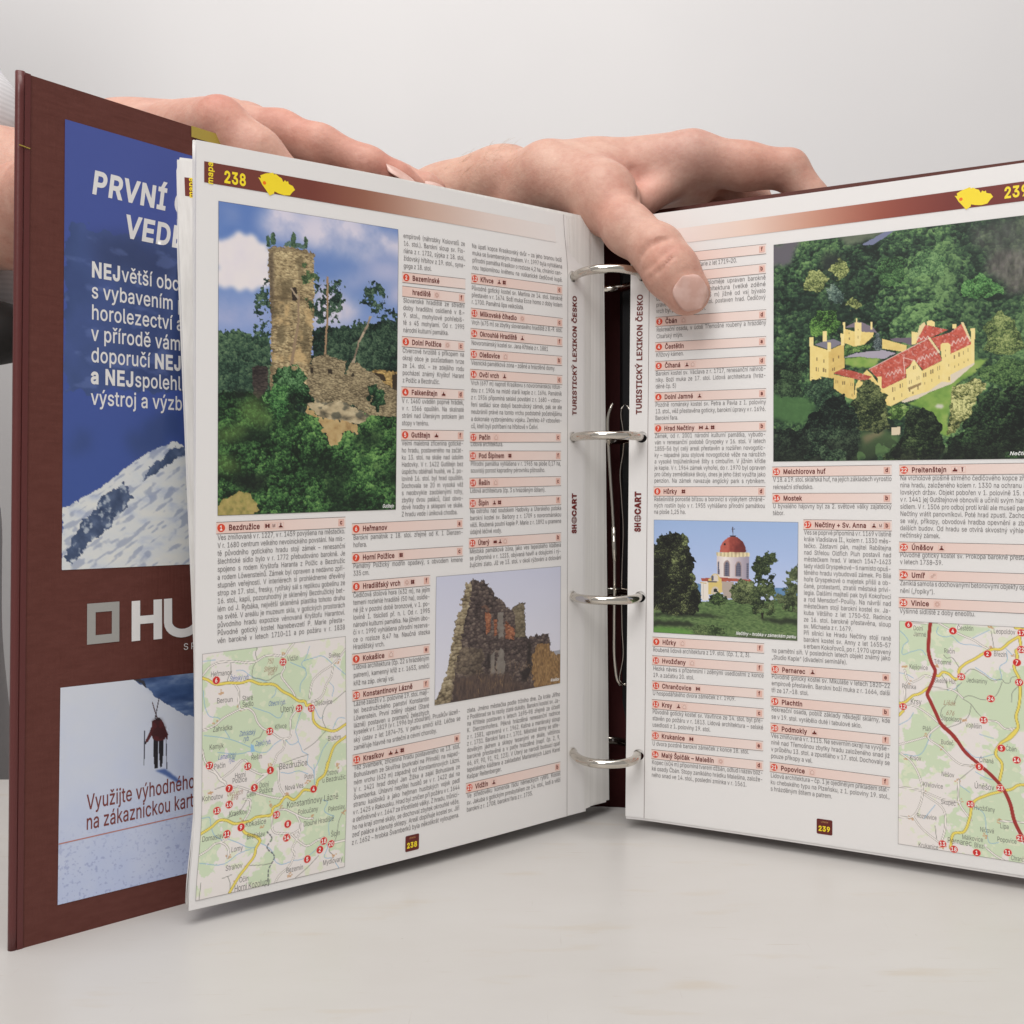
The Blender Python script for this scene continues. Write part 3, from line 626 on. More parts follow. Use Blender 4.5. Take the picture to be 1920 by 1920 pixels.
# ------------------------------------------------------------------ the binder's sheets in space
# every sheet is a surface S(u, v) in millimetres on the paper, giving metres in the room
def sm(t): t = np.clip(t, 0, 1); return t * t * (3 - 2 * t)
PH, PL, PR = 298., 187., 166.
def left_page(u, v, bend=1.):       # u from the outer edge to the crease (187) and on over the binding strip; v up from the lower edge
    u = np.asarray(u, float); v = np.asarray(v, float); s = u / PL; t = v / PH
    z = .006 + .298 * t + 0 * u
    curl = sm(1 - t / .13); top = sm((t - .895) / .105) * bend
    od = .3979 - .0006 * (1 - t) - .0035 * curl; ox = (-.3083 - .0016 * (1 - t) - .0059 * curl) * od
    fd = .5097 - .0050 * t - .0003 * top; fx = (.0536 + .0009 * t - .0042 * top) * fd
    k = np.clip(s, 0, 1); x = ox + (fx - ox) * k
    y = od + (fd - od) * k - np.sin(np.pi * k) * (.0022 + .0018 * (1 - t))
    e = np.clip(u - PL, 0, None) / 1000
    return np.stack([x + e * (.77 - .40 * top), y + e * (.62 + .30 * top), z], -1)
def right_page(u, v):      # u from the crease to the right, negative on the strip
    u = np.asarray(u, float); v = np.asarray(v, float); s = u / PR; t = v / PH
    z = .006 + .298 * t + 0 * u
    fd = .5065 - .0021 * t; fx = (.1290 + .0058 * t) * fd; od = .4300 - .0045 * t; ox = .5 * od
    k = np.clip(s, 0, None); x = fx + (ox - fx) * k; y = fd + (od - fd) * k + .0012 * np.sin(np.pi * np.clip(k, 0, 1))
    e = np.clip(-u, 0, None) / 1000
    return np.stack([x - e * .95, y + e * .30, z], -1)
def left_cover(u, v):      # inside of the left board: u from its outer edge, v up from the table
    u = np.asarray(u, float) / 1000; v = np.asarray(v, float); t = v / 320.
    return np.stack([-.1827 + .0031 * t + (.742 - .110 * t) * u, .3719 + (.655 + .122 * t) * u, v / 1000 + 0 * u], -1)
def right_cover(u, v):     # inside of the right board: u from the hinge
    u = np.asarray(u, float) / 1000; v = np.asarray(v, float); t = v / 320.
    return np.stack([.079 + .884 * u, .537 + .017 * t - .468 * u, v / 1000 + 0 * u], -1)
def normal(Sf, u, v):      # unit normal that faces the reader
    a = Sf(u + .05, v) - Sf(u - .05, v); b = Sf(u, v + .05) - Sf(u, v - .05); n = np.cross(a, b)
    n /= np.linalg.norm(n, axis=-1, keepdims=True)
    return np.where(n[..., 1:2] > 0, -n, n)
def raised(Sf, u, v, d):
    u = np.asarray(u, float); v = np.asarray(v, float)
    return Sf(u, v) + normal(Sf, u, v) * np.asarray(d)[..., None]

paper_m = mat('white_paper', (PAPER, PAPER * .975, PAPER * .955), .42, spec=.4); bump(paper_m, 9, .05, .002)
edge_m = mat('page_edges', (.78, .76, .73), .75, spec=.2); noise_mix(edge_m, (.74, .72, .69), (.82, .80, .77), 60, 3, (9, 9, .12), .35, .65)
print_m = mat('printed_ink', rough=.40, spec=.4, attr='Col')
bump(print_m, 9, .05, .002)
photo_m = mat('printed_photograph', rough=.36, spec=.4, attr='Col')

HOLES = (268., 188.4, 109.4, 31.1)
def hole_strip(Sf, ua, ub, uc, r, holes, v0, v1, off):
    """binding strip of a sheet with round punched holes; returns front-face verts/faces at distance off"""
    V = []; F = []
    def P(u, v): V.append((u, v)); return len(V) - 1
    cuts = [v0]
    for h in sorted(holes): cuts += [h - 5, h + 5]
    cuts.append(v1)
    for i in range(0, len(cuts), 2):
        n = max(2, int((cuts[i + 1] - cuts[i]) / 2) + 1); vs = np.linspace(cuts[i], cuts[i + 1], n); row = [(P(ua, q), P((ua + ub) / 2, q), P(ub, q)) for q in vs]
        for a, b in zip(row, row[1:]): F += [(a[0], a[1], b[1], b[0]), (a[1], a[2], b[2], b[1])]
    for h in holes:
        inn = []; out = []
        for k in range(32):
            th = 2 * math.pi * k / 32; c, s_ = math.cos(th), math.sin(th)
            tx = ((ub - uc) if c > 0 else (ua - uc)) / c if abs(c) > 1e-6 else 1e9
            ty = (5 if s_ > 0 else -5) / s_ if abs(s_) > 1e-6 else 1e9
            q = min(tx, ty); out.append([uc + c * q, h + s_ * q]); inn.append((uc + c * r, h + s_ * r))
        for cx, cy in ((ua, h - 5), (ua, h + 5), (ub, h - 5), (ub, h + 5)):
            k = min(range(32), key=lambda i: (out[i][0] - cx) ** 2 + (out[i][1] - cy) ** 2); out[k] = [cx, cy]
        a = [P(*q) for q in out]; b = [P(*q) for q in inn]
        for k in range(32): F.append((a[k], a[(k + 1) % 32], b[(k + 1) % 32], b[k]))
    V = np.array(V); return raised(Sf, V[:, 0], V[:, 1], np.full(len(V), off)), F
def sheet(name, Sf, ua, ub, sa, sb, hole_u, v0, v1, th, m, parent, nu=40, nv=48):
    """one leaf: body ua..ub and binding strip sa..sb with holes; two faces and the rim between them"""
    u, v = np.meshgrid(np.linspace(ua, ub, nu), np.linspace(v0, v1, nv), indexing='ij'); u = u.ravel(); v = v.ravel()
    parts = []
    for off in (0., -th):
        parts.append((raised(Sf, u, v, np.full(len(u), off)), [tuple(q) for q in grid_faces(nu, nv)]))
        parts.append(hole_strip(Sf, sa, sb, hole_u, 2.75, HOLES, v0, v1, off))
    lo, hi = min(ua, sa), max(ub, sb)
    ring = [(x, v0) for x in np.linspace(lo, hi, 30)] + [(hi, y) for y in np.linspace(v0, v1, 40)[1:]] + [(x, v1) for x in np.linspace(hi, lo, 30)[1:]] + [(lo, y) for y in np.linspace(v1, v0, 40)[1:-1]]
    R = np.array(ring); k = len(R)
    parts.append((np.concatenate([raised(Sf, R[:, 0], R[:, 1], np.zeros(k)), raised(Sf, R[:, 0], R[:, 1], np.full(k, -th))]),
                  [(i, (i + 1) % k, k + (i + 1) % k, k + i) for i in range(k)]))
    for h in HOLES:
        a = np.arange(24) * 2 * np.pi / 24; cu = hole_u + 2.75 * np.cos(a); cv = h + 2.75 * np.sin(a)
        parts.append((np.concatenate([raised(Sf, cu, cv, np.zeros(24)), raised(Sf, cu, cv, np.full(24, -th))]), [(i, (i + 1) % 24, 24 + (i + 1) % 24, 24 + i) for i in range(24)]))
    o = mesh(name, *join(parts), m, parent, smooth=True); return o

book = tag(empty('ring_binder', (.03, .54, 0)), 'open maroon ring binder of printed travel pages standing upright on the white table', 'binder')
BI = book.matrix_basis.inverted()
def under(o, parent): o.parent = parent; return o
book.location = (0, 0, 0)          # parts carry room coordinates

# ---- boards, spine
linen = mat('maroon_linen_board', (.15, .058, .046), .55, spec=.22)
noise_mix(linen, (.112, .034, .026), (.130, .042, .033), 160, 3, (1, 1, 3), .3, .7); bump(linen, 900, .22, .0005, (1, 1, .06)); bump(linen, 900, .22, .0005, (.06, .06, 1))
edge_red = mat('maroon_cloth_edge', (.105, .020, .018), .38, spec=.5); bump(edge_red, 300, .2, .0005)
dark_lining = mat('dark_maroon_lining', (.040, .007, .007), .7, spec=.15)
yellow_m = mat('yellow_cover_print', (.42, .31, .05), .45); 
def board(name, Sf, u0, u1, v0, v1, th, m, parent, out_m=None, nu=10, nv=14):
    u, v = np.meshgrid(np.linspace(u0, u1, nu), np.linspace(v0, v1, nv), indexing='ij'); u = u.ravel(); v = v.ravel(); n = len(u)
    R = np.array([(x, v0) for x in np.linspace(u0, u1, nu)] + [(u1, y) for y in np.linspace(v0, v1, nv)[1:]] + [(x, v1) for x in np.linspace(u1, u0, nu)[1:]] + [(u0, y) for y in np.linspace(v1, v0, nv)[1:-1]]); k = len(R)
    rim = [raised(Sf, R[:, 0], R[:, 1], np.full(k, d)) for d in (0., -th)]
    gf = [tuple(q) for q in grid_faces(nu, nv)]
    o = mesh(name, *join([(raised(Sf, u, v, np.zeros(n)), gf), (raised(Sf, u, v, np.full(n, -th)), gf), (np.concatenate(rim), [(i, (i + 1) % k, k + (i + 1) % k, k + i) for i in range(k)])]), m, parent)
    return o
front = board('cover_board', left_cover, 3.2, 238, 0, 320, .0028, linen, book); tag(front, 'left cover board with printed advertisement inside')
# rounded cloth-wrapped fore edge, with the endpaper's edge as a fine raised line
vs = np.linspace(0, 320.6, 40)
pth = [raised(left_cover, np.full(40, 1.7), vs, np.full(40, -.0014))]
mesh('cover_edge', *tube(pth[0], .00175, 12), edge_red, front, smooth=True)
patch = lambda Sf, u0, u1, v0, v1, d, nu=8, nv=30: (raised(Sf, *[q.ravel() for q in np.meshgrid(np.linspace(u0, u1, nu), np.linspace(v0, v1, nv), indexing='ij')], np.full(nu * nv, d)), grid_faces(nu, nv))
mesh('cloth_turn_in', *patch(left_cover, 2.6, 4.7, 0, 320.2, .00035), edge_red, front)
mesh('yellow_turn_in', *patch(left_cover, 71.9, 130, 315.4, 320.1, .0004), yellow_m, front)
tn = np.linspace(-.4, 4.6, 12)
mesh('yellow_stripe', *tube(raised(left_cover, tn, 293.2 - .05 * tn ** 1.3 * (tn > 0), np.where(tn < 3, .0007, .0005)), .00022, 6), yellow_m, front)
back = board('cover_board', right_cover, 0, 238, 0, 320, .0028, linen, book); tag(back, 'right cover board behind the right page')
def spine_s(u, v):
    v = np.asarray(v, float); k = np.asarray(u, float)[..., None]; a = left_cover(238 + 0 * v, v); b = right_cover(0 * v, v)
    p = a * (1 - k) + b * k; return p + np.array([0, 1., 0]) * (.012 * np.sin(np.pi * k))
u, v = np.meshgrid(np.linspace(0, 1, 12), np.linspace(0, 320, 10), indexing='ij')
sp = mesh('spine', spine_s(u.ravel(), v.ravel()), grid_faces(12, 10), dark_lining, book); sp.modifiers.new('thick', 'SOLIDIFY').thickness = .003

# ---- rings, rail and wire page lifter
chrome = mat('nickel_steel', (.60, .56, .50), .12, 1.0)
bump(chrome, 60, .06, .0008)
dark_gap = mat('dark_seam', (.05, .045, .04), .6)
for h in HOLES:
    L = left_page(190.4, h) + [.0012, 0, 0]; R = right_page(-3.1, h) - [.0009, 0, 0]; z = (L[2] + R[2]) / 2
    cx = (L[0] + R[0]) / 2; cy = .5140; bb = .0243; a = (R[0] - L[0]) / 2 + .0006
    th = np.linspace(0, 2 * np.pi, 72, endpoint=False); c, s_ = np.cos(th), np.sin(th); ex = 2 / 2.35
    path = np.stack([cx + a * np.sign(c) * np.abs(c) ** ex, cy + bb * np.sign(s_) * np.abs(s_) ** ex, np.full(72, z)], -1)
    ring = mesh('ring', *tube(path, .00215, 14, True), chrome, book, smooth=True)
    # the interlocking joint of the two ring halves, left of the middle
    q0 = np.array([cx - a * .36, cy - bb * .93, z]); w = np.linspace(-1, 1, 9)
    zig = np.stack([q0[0] + .0008 * np.abs(w) ** .8 - .0002, q0[1] - .00224 * np.cos(w * 1.35) + .0001 + .0009 * np.abs(w) * 0, q0[2] + .00222 * np.sin(w * 1.35)], -1)
    mesh('ring_joint', *tube(zig, .00012, 5), dark_gap, ring)
rail_c = np.array([.0690, .5500])
v = []; 
prof = [(-.011, .0), (-.010, -.004), (-.005, -.0068), (.005, -.0068), (.010, -.004), (.011, 0)]
v = [(rail_c[0] + x, rail_c[1] + y, z) for z in (.022, .285) for x, y in prof]
mesh('ring_rail', v, [(i, i + 1, i + 7, i + 6) for i in range(5)] + [tuple(range(6)), tuple(range(6, 12))], mat('dark_steel_rail', (.012, .012, .013), .5, spec=.3), book)
def px(x, y, d): return ((x - 960) / 1920 * d, d, HC - (y - 925) / 1920 * d)
wire = spline([px(*q, .527) for q in ((1148.5, 757), (1144.5, 766), (1140.5, 780), (1139.8, 800), (1141.5, 840), (1145, 900), (1149, 960), (1151, 1000), (1152.5, 1060), (1152.5, 1110), (1152, 1180), (1152.3, 1230), (1154.5, 1255), (1158, 1275), (1163, 1285), (1171, 1284), (1180, 1283))], 60)
lifter = mesh('wire_lifter', *tube(wire, .00085, 8), chrome, book, smooth=True)
mesh('sleeve', *tube([px(1150.2, 988, .527), px(1152, 1030, .527), px(1153, 1053, .527)], .0012, 10), chrome, lifter, smooth=True)
wire2 = spline([px(*q, .533) for q in ((1182, 790), (1179, 764), (1172, 757), (1165.5, 765), (1164, 778), (1166.5, 795), (1169, 815), (1168, 850), (1163, 880), (1165, 930), (1168.5, 990), (1166.5, 1060), (1165.5, 1110), (1166.5, 1180), (1168, 1235), (1164, 1258), (1162, 1276), (1168, 1282))], 60)
mesh('wire_lifter', *tube(wire2, .00045, 6), chrome, book, smooth=True)

# ---- leaves behind the open pages
rnd = random.Random(4)
def behind_left(k_out, k_in, dy):
    def f(u, v):
        p = left_page(u, v, max(0., 1 - k_in * 4)); k = np.clip(np.asarray(u, float) / 198, 0, 1)[..., None]; t = np.asarray(v, float)[..., None] / PH
        lean = np.concatenate([(.0150 - .0035 * t), .0150 + 0 * t, 0 * t], -1)
        up = np.clip((t - .30) / .70, 0, 1) + .12 * np.clip(.15 - t, 0, 1) / .15
        return p + (1 - k) * np.array([-.0170, .0260, 0]) * k_out * up + k * lean * k_in + np.array([0, 0, dy])
    return f
NL = 15
for i in range(1, NL + 1):
    ko = .035 * i if i <= 5 else .93 + .016 * (i - 6)
    f = behind_left(ko, i / NL, rnd.uniform(-.0006, .0012) + (.0012 if i > 3 else 0))
    sheet('leaf', f, rnd.uniform(0, .5), PL, PL, 198 - rnd.uniform(0, .7), 190.4, .3, PH - rnd.uniform(.3, 1), .0012, edge_m if i > 1 else paper_m, book, 14, 10)
def behind_right(d, dz):
    return lambda u, v: raised(right_page, np.asarray(u, float), np.asarray(v, float), np.full(np.shape(np.asarray(u, float) + np.asarray(v, float)), -d)) + np.array([0, 0, dz])
for d, dz in ((.0006, -.0013), (.0013, -.0006), (.0020, -.0010), (.0027, -.0004)):
    sheet('leaf', behind_right(d, dz), 0, 190, -9.4 + d * 300, 0, -3.1, 0, PH - 1.2, .00025, paper_m, book, 14, 10)

page_l = tag(sheet('page', left_page, 0, PL, PL, 198, 190.4, 0, PH, .00018, paper_m, book, 50, 60), 'left page 238')
page_r = tag(sheet('page', right_page, 0, 190, -9.4, 0, -3.1, 0, PH, .00018, paper_m, book, 50, 60), 'right page 239')

# ------------------------------------------------------------------ lettering: outlines of the grotesque that ships with Blender, laid on the curved paper
import os
try: FACE = bpy.data.fonts.load(os.path.join(bpy.utils.system_resource('DATAFILES'), 'fonts', 'Inter.woff2'))
except Exception: FACE = None              # Blender's built-in typeface otherwise
_G = {}
def _text_mesh(s, off, res):
    """outline of a string, filled by the non-zero winding rule (the typeface has overlapping strokes)"""
    c = bpy.data.curves.new('glyph', 'FONT'); c.body = s; c.size = 1; c.resolution_u = res; c.fill_mode = 'NONE'
    if FACE: c.font = FACE
    o = bpy.data.objects.new('glyph', c); COL.objects.link(o); bpy.context.view_layer.update()
    me = o.to_mesh(); v = np.array([q.co[:2] for q in me.vertices]).reshape(-1, 2); ed = np.array([e.vertices[:] for e in me.edges], int).reshape(-1, 2)
    o.to_mesh_clear(); bpy.data.objects.remove(o); bpy.data.curves.remove(c)
    for k, (a, b) in enumerate(ed):                  # the closing edge of a contour runs from its last point to its first
        if abs(b - a) > 1 and a < b: ed[k] = (b, a)
    if not len(v): return v, np.zeros((0, 3), np.int32)
    if off:                                          # embolden: move every outline point outwards
        nx = np.arange(len(v)); pv = nx.copy(); nx[ed[:, 0]] = ed[:, 1]; pv[ed[:, 1]] = ed[:, 0]
        e1 = v - v[pv]; e2 = v[nx] - v; e1 /= np.linalg.norm(e1, axis=1, keepdims=True) + 1e-9; e2 /= np.linalg.norm(e2, axis=1, keepdims=True) + 1e-9
        n1 = np.stack([e1[:, 1], -e1[:, 0]], -1); n2 = np.stack([e2[:, 1], -e2[:, 0]], -1); m = n1 + n2; m /= np.maximum((m * n1).sum(1, keepdims=True), .55)
        sgn = np.sign((v[ed[:, 0], 0] * v[ed[:, 1], 1] - v[ed[:, 1], 0] * v[ed[:, 0], 1]).sum()); v = v + sgn * off * m
    q = delaunay_2d_cdt([Vector(p) for p in v], [tuple(map(int, e)) for e in ed], [], 0, 1e-6)
    V = np.array([p[:] for p in q[0]]); T = np.array([f for f in q[2] if len(f) == 3], np.int32).reshape(-1, 3)
    a, b = v[ed[:, 0]], v[ed[:, 1]]; p = V[T].mean(1)[:, None]
    side = (b[None, :, 0] - a[None, :, 0]) * (p[..., 1] - a[None, :, 1]) - (p[..., 0] - a[None, :, 0]) * (b[None, :, 1] - a[None, :, 1])
    w = ((a[None, :, 1] <= p[..., 1]) & (b[None, :, 1] > p[..., 1]) & (side > 0)).sum(1) - ((a[None, :, 1] > p[..., 1]) & (b[None, :, 1] <= p[..., 1]) & (side < 0)).sum(1)
    return V, T[w != 0]
def glyph(ch, off=0., res=2):
    k = (ch, off, res)
    if k not in _G:
        bar = _text_mesh('|', off, 1)[0][:, 0].max()
        adv = _text_mesh(ch + '|', off, 1)[0][:, 0].max() - bar + 1.5 * off
        _G[k] = (*(_text_mesh(ch, off, res) if ch != ' ' else (np.zeros((0, 2)), np.zeros((0, 3), np.int32))), adv)
    return _G[k]
CAP = _text_mesh('H', 0, 1)[0][:, 1].max()
def lay(s, cap, xs=.8, width=None, justify=False, off=0., res=2, slant=0.):
    """one line of text: verts (mm, baseline at the origin), triangles and its length; cap = capital height in mm"""
    sz = cap / CAP; adv = np.array([glyph(c, off, res)[2] for c in s]) * sz * xs; sp = np.array([c == ' ' for c in s]); extra = 0.
    if width:
        nat = adv.sum(); ns = sp.sum()
        if justify and ns:
            extra = (width - nat) / ns; smin = -.35 * adv[sp].mean()
            if extra < smin or extra > adv[sp].mean() * 1.4:
                lim = smin if extra < smin else adv[sp].mean() * 1.4
                f = (width - ns * lim - adv[sp].sum()) / max(adv[~sp].sum(), 1e-6); adv = np.where(sp, adv, adv * f); extra = lim; 
                scale = np.where(sp, 1, f)
            else: scale = np.ones(len(s))
        else: scale = np.full(len(s), width / nat); adv = adv * width / nat
    else: scale = np.ones(len(s))
    V = []; T = []; x = 0.; n = 0
    for c, a, k, f in zip(s, adv, sp, scale):
        gv, gt, _ = glyph(c, off, res)
        if len(gv): V.append(np.stack([x + gv[:, 0] * sz * xs * f + slant * gv[:, 1] * sz, gv[:, 1] * sz], -1)); T.append(gt + n); n += len(gv)
        x += a + (extra if k else 0)
    return (np.concatenate(V) if V else np.zeros((0, 2))), (np.concatenate(T) if T else np.zeros((0, 3), np.int32)), x

class Print:
    """collects flat printed shapes in paper millimetres and links them as one mesh on the sheet"""
    def __init__(s, Sf): s.S = Sf; s.V = []; s.T = []; s.C = []; s.L = []; s.n = 0
    def add(s, v, t, col, level):
        v = np.asarray(v, float)
        if not len(v): return
        c = np.asarray(col, float); s.V.append(v); s.T.append(np.asarray(t, np.int32) + s.n); s.C.append(np.broadcast_to(c, (len(v), 3))); s.L.append(np.full(len(v), level, float)); s.n += len(v)
    def text(s, txt, u, v, cap, col, level=4, ang=0., skew=0., **k):
        p, t, w = lay(txt, cap, **k); c, d = math.cos(ang), math.sin(ang)
        s.add(np.stack([u + p[:, 0] * c - p[:, 1] * d, v + p[:, 0] * (d + skew) + p[:, 1] * c], -1), t, col, level); return w
    def quad(s, a, b, c, d, col, level=1, n=None):
        """a bottom-left, b bottom-right, c top-right, d top-left; col one colour or (left, right)"""
        a, b, c, d = map(np.asarray, (a, b, c, d)); n = n or max(2, int(np.linalg.norm(b - a) / 6) + 2); k = np.linspace(0, 1, n)[:, None]
        v = np.concatenate([a + (b - a) * k, d + (c - d) * k]); col = np.asarray(col, float)
        cc = np.concatenate([col[0] + (col[1] - col[0]) * k] * 2) if col.ndim == 2 else col
        i = np.arange(n - 1); s.add(v, np.concatenate([np.stack([i, i + 1, n + i + 1], -1), np.stack([i, n + i + 1, n + i], -1)]), cc, level)
    def rect(s, u0, v0, u1, v1, col, level=1, dv=0.): s.quad((u0, v0), (u1, v0 + dv), (u1, v1 + dv), (u0, v1), col, level)
    def line(s, pts, w, col, level=2):
        p = np.asarray(pts, float); t = np.gradient(p, axis=0); t /= np.linalg.norm(t, axis=1, keepdims=True) + 1e-9; nn = np.stack([-t[:, 1], t[:, 0]], -1) * w / 2
        m = len(p); i = np.arange(m - 1); s.add(np.concatenate([p + nn, p - nn]), np.concatenate([np.stack([i, i + 1, m + i + 1], -1), np.stack([i, m + i + 1, m + i], -1)]), col, level)
    def disc(s, u, v, r, col, level=2, n=22, ry=None, r0=0.):
        a = np.arange(n) * 2 * np.pi / n; ry = ry or r; o = np.stack([u + r * np.cos(a), v + ry * np.sin(a)], -1); i = np.arange(n)
        if r0: q = np.stack([u + r0 * np.cos(a), v + r0 * np.sin(a)], -1); s.add(np.concatenate([o, q]), np.concatenate([np.stack([i, (i + 1) % n, n + (i + 1) % n], -1), np.stack([i, n + (i + 1) % n, n + i], -1)]), col, level)
        else: s.add(np.concatenate([o, [[u, v]]]), np.stack([i, (i + 1) % n, np.full(n, n)], -1), col, level)
    def poly(s, pts, col, level=2):
        p = [Vector((x, y, 0)) for x, y in pts]; s.add(np.array([(q.x, q.y) for q in p]), np.array(tessellate_polygon([p])), col, level)
    def build(s, name, parent, m=print_m):
        V = np.concatenate(s.V); L = np.concatenate(s.L)
        return mesh(name, raised(s.S, V[:, 0], V[:, 1], .00008 + L * .000022), np.concatenate(s.T), m, parent, cols=np.concatenate(s.C))

MAROON = ink((104, 46, 38)); BODY = ink((108, 103, 103)); RED = ink((203, 70, 45)); DARK = ink((96, 30, 24)); HAIR = ink((78, 66, 64)); YEL = ink((232, 205, 42)); WHITE = ink((228, 220, 214))
BAR = (ink((219, 189, 178)), ink((221, 205, 198)))

def icon(P, k, u, v):
    """small maroon sight symbols in hairline boxes, 2.5 mm"""
    c = DARK; f = ink((214, 160, 142)); x0, y0, x1, y1 = u - 1.25, v - 1.25, u + 1.25, v + 1.25
    P.line([(x0, y0), (x1, y0), (x1, y1), (x0, y1), (x0, y0 - .001)], .1, f, 4)
    if k == 'z':
        for a, b in ((-.95, -.25), (.25, .95)): P.rect(u + a, v - .8, u + b, v + .8, c, 5)
        P.rect(u - .3, v - .25, u + .3, v + .25, c, 5)
    elif k == 'm': P.text('M', u - .8, v - .75, 1.5, c, 5, xs=.75)
    elif k == 'k': P.rect(u - .9, v - .85, u + .9, v - .5, c, 5); P.poly([(u - .75, v - .5), (u + .75, v - .5), (u, v + .3)], c, 5); P.rect(u - .12, v + .1, u + .12, v + 1, c, 5); P.rect(u - .5, v + .45, u + .5, v + .65, c, 5)
    elif k == 'l':
        for a, b in ((-.45, -.45), (.45, -.45), (-.45, .45), (.45, .45)): P.disc(u + a, v + b, .48, c, 5, 10)
    elif k == 'o': P.disc(u, v, .95, f * .75, 5, 20, r0=.78); P.disc(u, v, .55, f * .7, 5, 16, r0=.42)
    elif k == 'd': P.line([(u - .75, v - .9), (u + .75, v - .9), (u + .75, v + .25), (u, v + 1), (u - .75, v + .25), (u - .75, v - .9)], .16, f * .6, 5)
    elif k == 'r': P.poly([(u - .95, v - .85), (u + .95, v - .85), (u + .9, v + .1), (u + .35, v - .1), (u + .1, v + .95), (u - .3, v + .5), (u - .35, v - .1), (u - .9, v - .2)], c, 5)
    elif k == 't':
        for a in (-.6, .05, .65): P.poly([(u + a - .35, v - .7), (u + a + .35, v - .7), (u + a + .35, v + .2), (u + a, v + .8), (u + a - .35, v + .2)], c, 5)
    elif k == 'v': P.rect(u - .22, v - .9, u + .22, v + .6, c, 5); P.rect(u - .42, v + .6, u + .42, v + .9, c, 5)
    elif k == 's': P.disc(u - .4, v - .35, .48, f * .55, 5, 14, r0=.32); P.disc(u + .45, v + .4, .48, f * .55, 5, 14, r0=.32)

def headings(Sf, data, parent, h=4.55):
    for ln in data.strip().splitlines():
        P = Print(Sf); g, num, title, let, ic = ln.split('|'); u0, v0, u1, v1 = map(float, g.split()); dv = v1 - v0; w = u1 - u0; sk = dv / w
        P.rect(u0, v0 - h, u1, v0, BAR, 1, dv)
        for q, t in ((v0, .17), (v0 - h, .17)): P.line([(x, q + sk * (x - u0)) for x in np.linspace(u0, u1, 12)], t, HAIR, 2)
        at = lambda x: v0 - h / 2 + sk * (x - u0)
        if num:
            P.disc(u0 + 2.0, at(u0 + 2), 1.62, RED, 3)
            tw = lay(num, 1.75, off=.02, xs=.8)[2]; P.text(num, u0 + 2.0 - tw / 2, at(u0 + 2) - .87, 1.75, WHITE, 4, off=.02, xs=.8)
        x = u0 + 5.1; tw = P.text(title, x, at(x) - 1.05, 2.15, DARK, 4, off=.022, xs=.78, skew=sk); x += tw + 3.2
        for k in ic: icon(P, k, x, at(x)); x += 2.9
        if let:
            xx = u1 - 2.0; P.rect(xx - 1.25, at(xx) - 1.4, xx + 1.25, at(xx) + 1.4, ink((216, 176, 163)), 3)
            P.line([(xx - 1.25, at(xx) - 1.4), (xx + 1.25, at(xx) - 1.4), (xx + 1.25, at(xx) + 1.4), (xx - 1.25, at(xx) + 1.4), (xx - 1.25, at(xx) - 1.41)], .1, ink((196, 140, 125)), 4)
            lw = lay(let, 1.75, off=.03, xs=.8)[2]; P.text(let, xx - lw / 2, at(xx) - .7, 1.75, DARK, 5, off=.03, xs=.8)
        P.build('heading_bar', parent)
def body_text(Sf, data, parent, cap=2.08):
    for ln in data.strip().splitlines():
        P = Print(Sf)
        g, *lines = ln.split('|'); u0, v0, u1, v1, lead = map(float, g.split()); sk = (v1 - v0) / (u1 - u0)
        for i, s in enumerate(lines):
            last = i == len(lines) - 1; full = not last
            if s.endswith('~'): s = s[:-1]; full = True
            if s.endswith('^'): s = s[:-1]; full = False
            if not full and lay(s, cap, xs=.70)[2] > u1 - u0: full = True
            P.text(s, u0, v0 - i * lead, cap, BODY, 3, skew=sk, xs=.70, width=(u1 - u0) if full else None, justify=full)
        P.build('text_block', parent)
EMBLEM = ((0, 68), (18, 66), (14, 78), (48, 90), (70, 94), (100, 100), (106, 92), (118, 96), (140, 86), (156, 82), (168, 66), (178, 76), (190, 70), (200, 74), (204, 62), (232, 56), (246, 40), (230, 30), (210, 12), (172, 8), (134, 12), (106, 18), (104, 8), (74, -4), (48, 20), (26, 38), (12, 56))
def emblem(Sf, parent, u0, v0, w, h):
    P = Print(Sf); P.poly([(u0 + w * x / 246, v0 + h * y / 100) for x, y in EMBLEM], YEL, 6); P.disc(u0 + w * .165, v0 + h * .48, .72, ink((226, 108, 22)), 7)
    return P.build('country_emblem', parent)
def globe(P, u, v, r, col):
    P.disc(u, v, r, col, 4, 24, r0=r * .86)
    for k in (-.5, 0, .5): P.line([(u + r * k, v - r * math.sqrt(1 - k * k)), (u + r * k * 1.15, v), (u + r * k, v + r * math.sqrt(1 - k * k))], r * .13, col, 4); P.line([(u - r * math.sqrt(1 - k * k), v + r * k), (u + r * math.sqrt(1 - k * k), v + r * k)], r * .13, col, 4)
def strip(P, ub, v_title, v_logo, d):
    """upright title and publisher's mark on the binding strip, reading upwards; baseline at u = ub"""
    P.text('TURISTICKÝ LEXIKON ČESKO', ub, v_title, 2.15 * 1.22, ink((104, 40, 36)), 4, ang=math.pi / 2, off=.03, xs=1, width=59.4)
    w = P.text('SH', ub, v_logo, 2.75, ink((104, 30, 26)), 4, ang=math.pi / 2, off=.05, xs=1, width=4.7)
    globe(P, ub - 1.38, v_logo + 6.6, 1.75, ink((104, 30, 26)))
    P.text('CART', ub, v_logo + 8.6, 2.75, ink((104, 30, 26)), 4, ang=math.pi / 2, off=.05, xs=1, width=11.6)

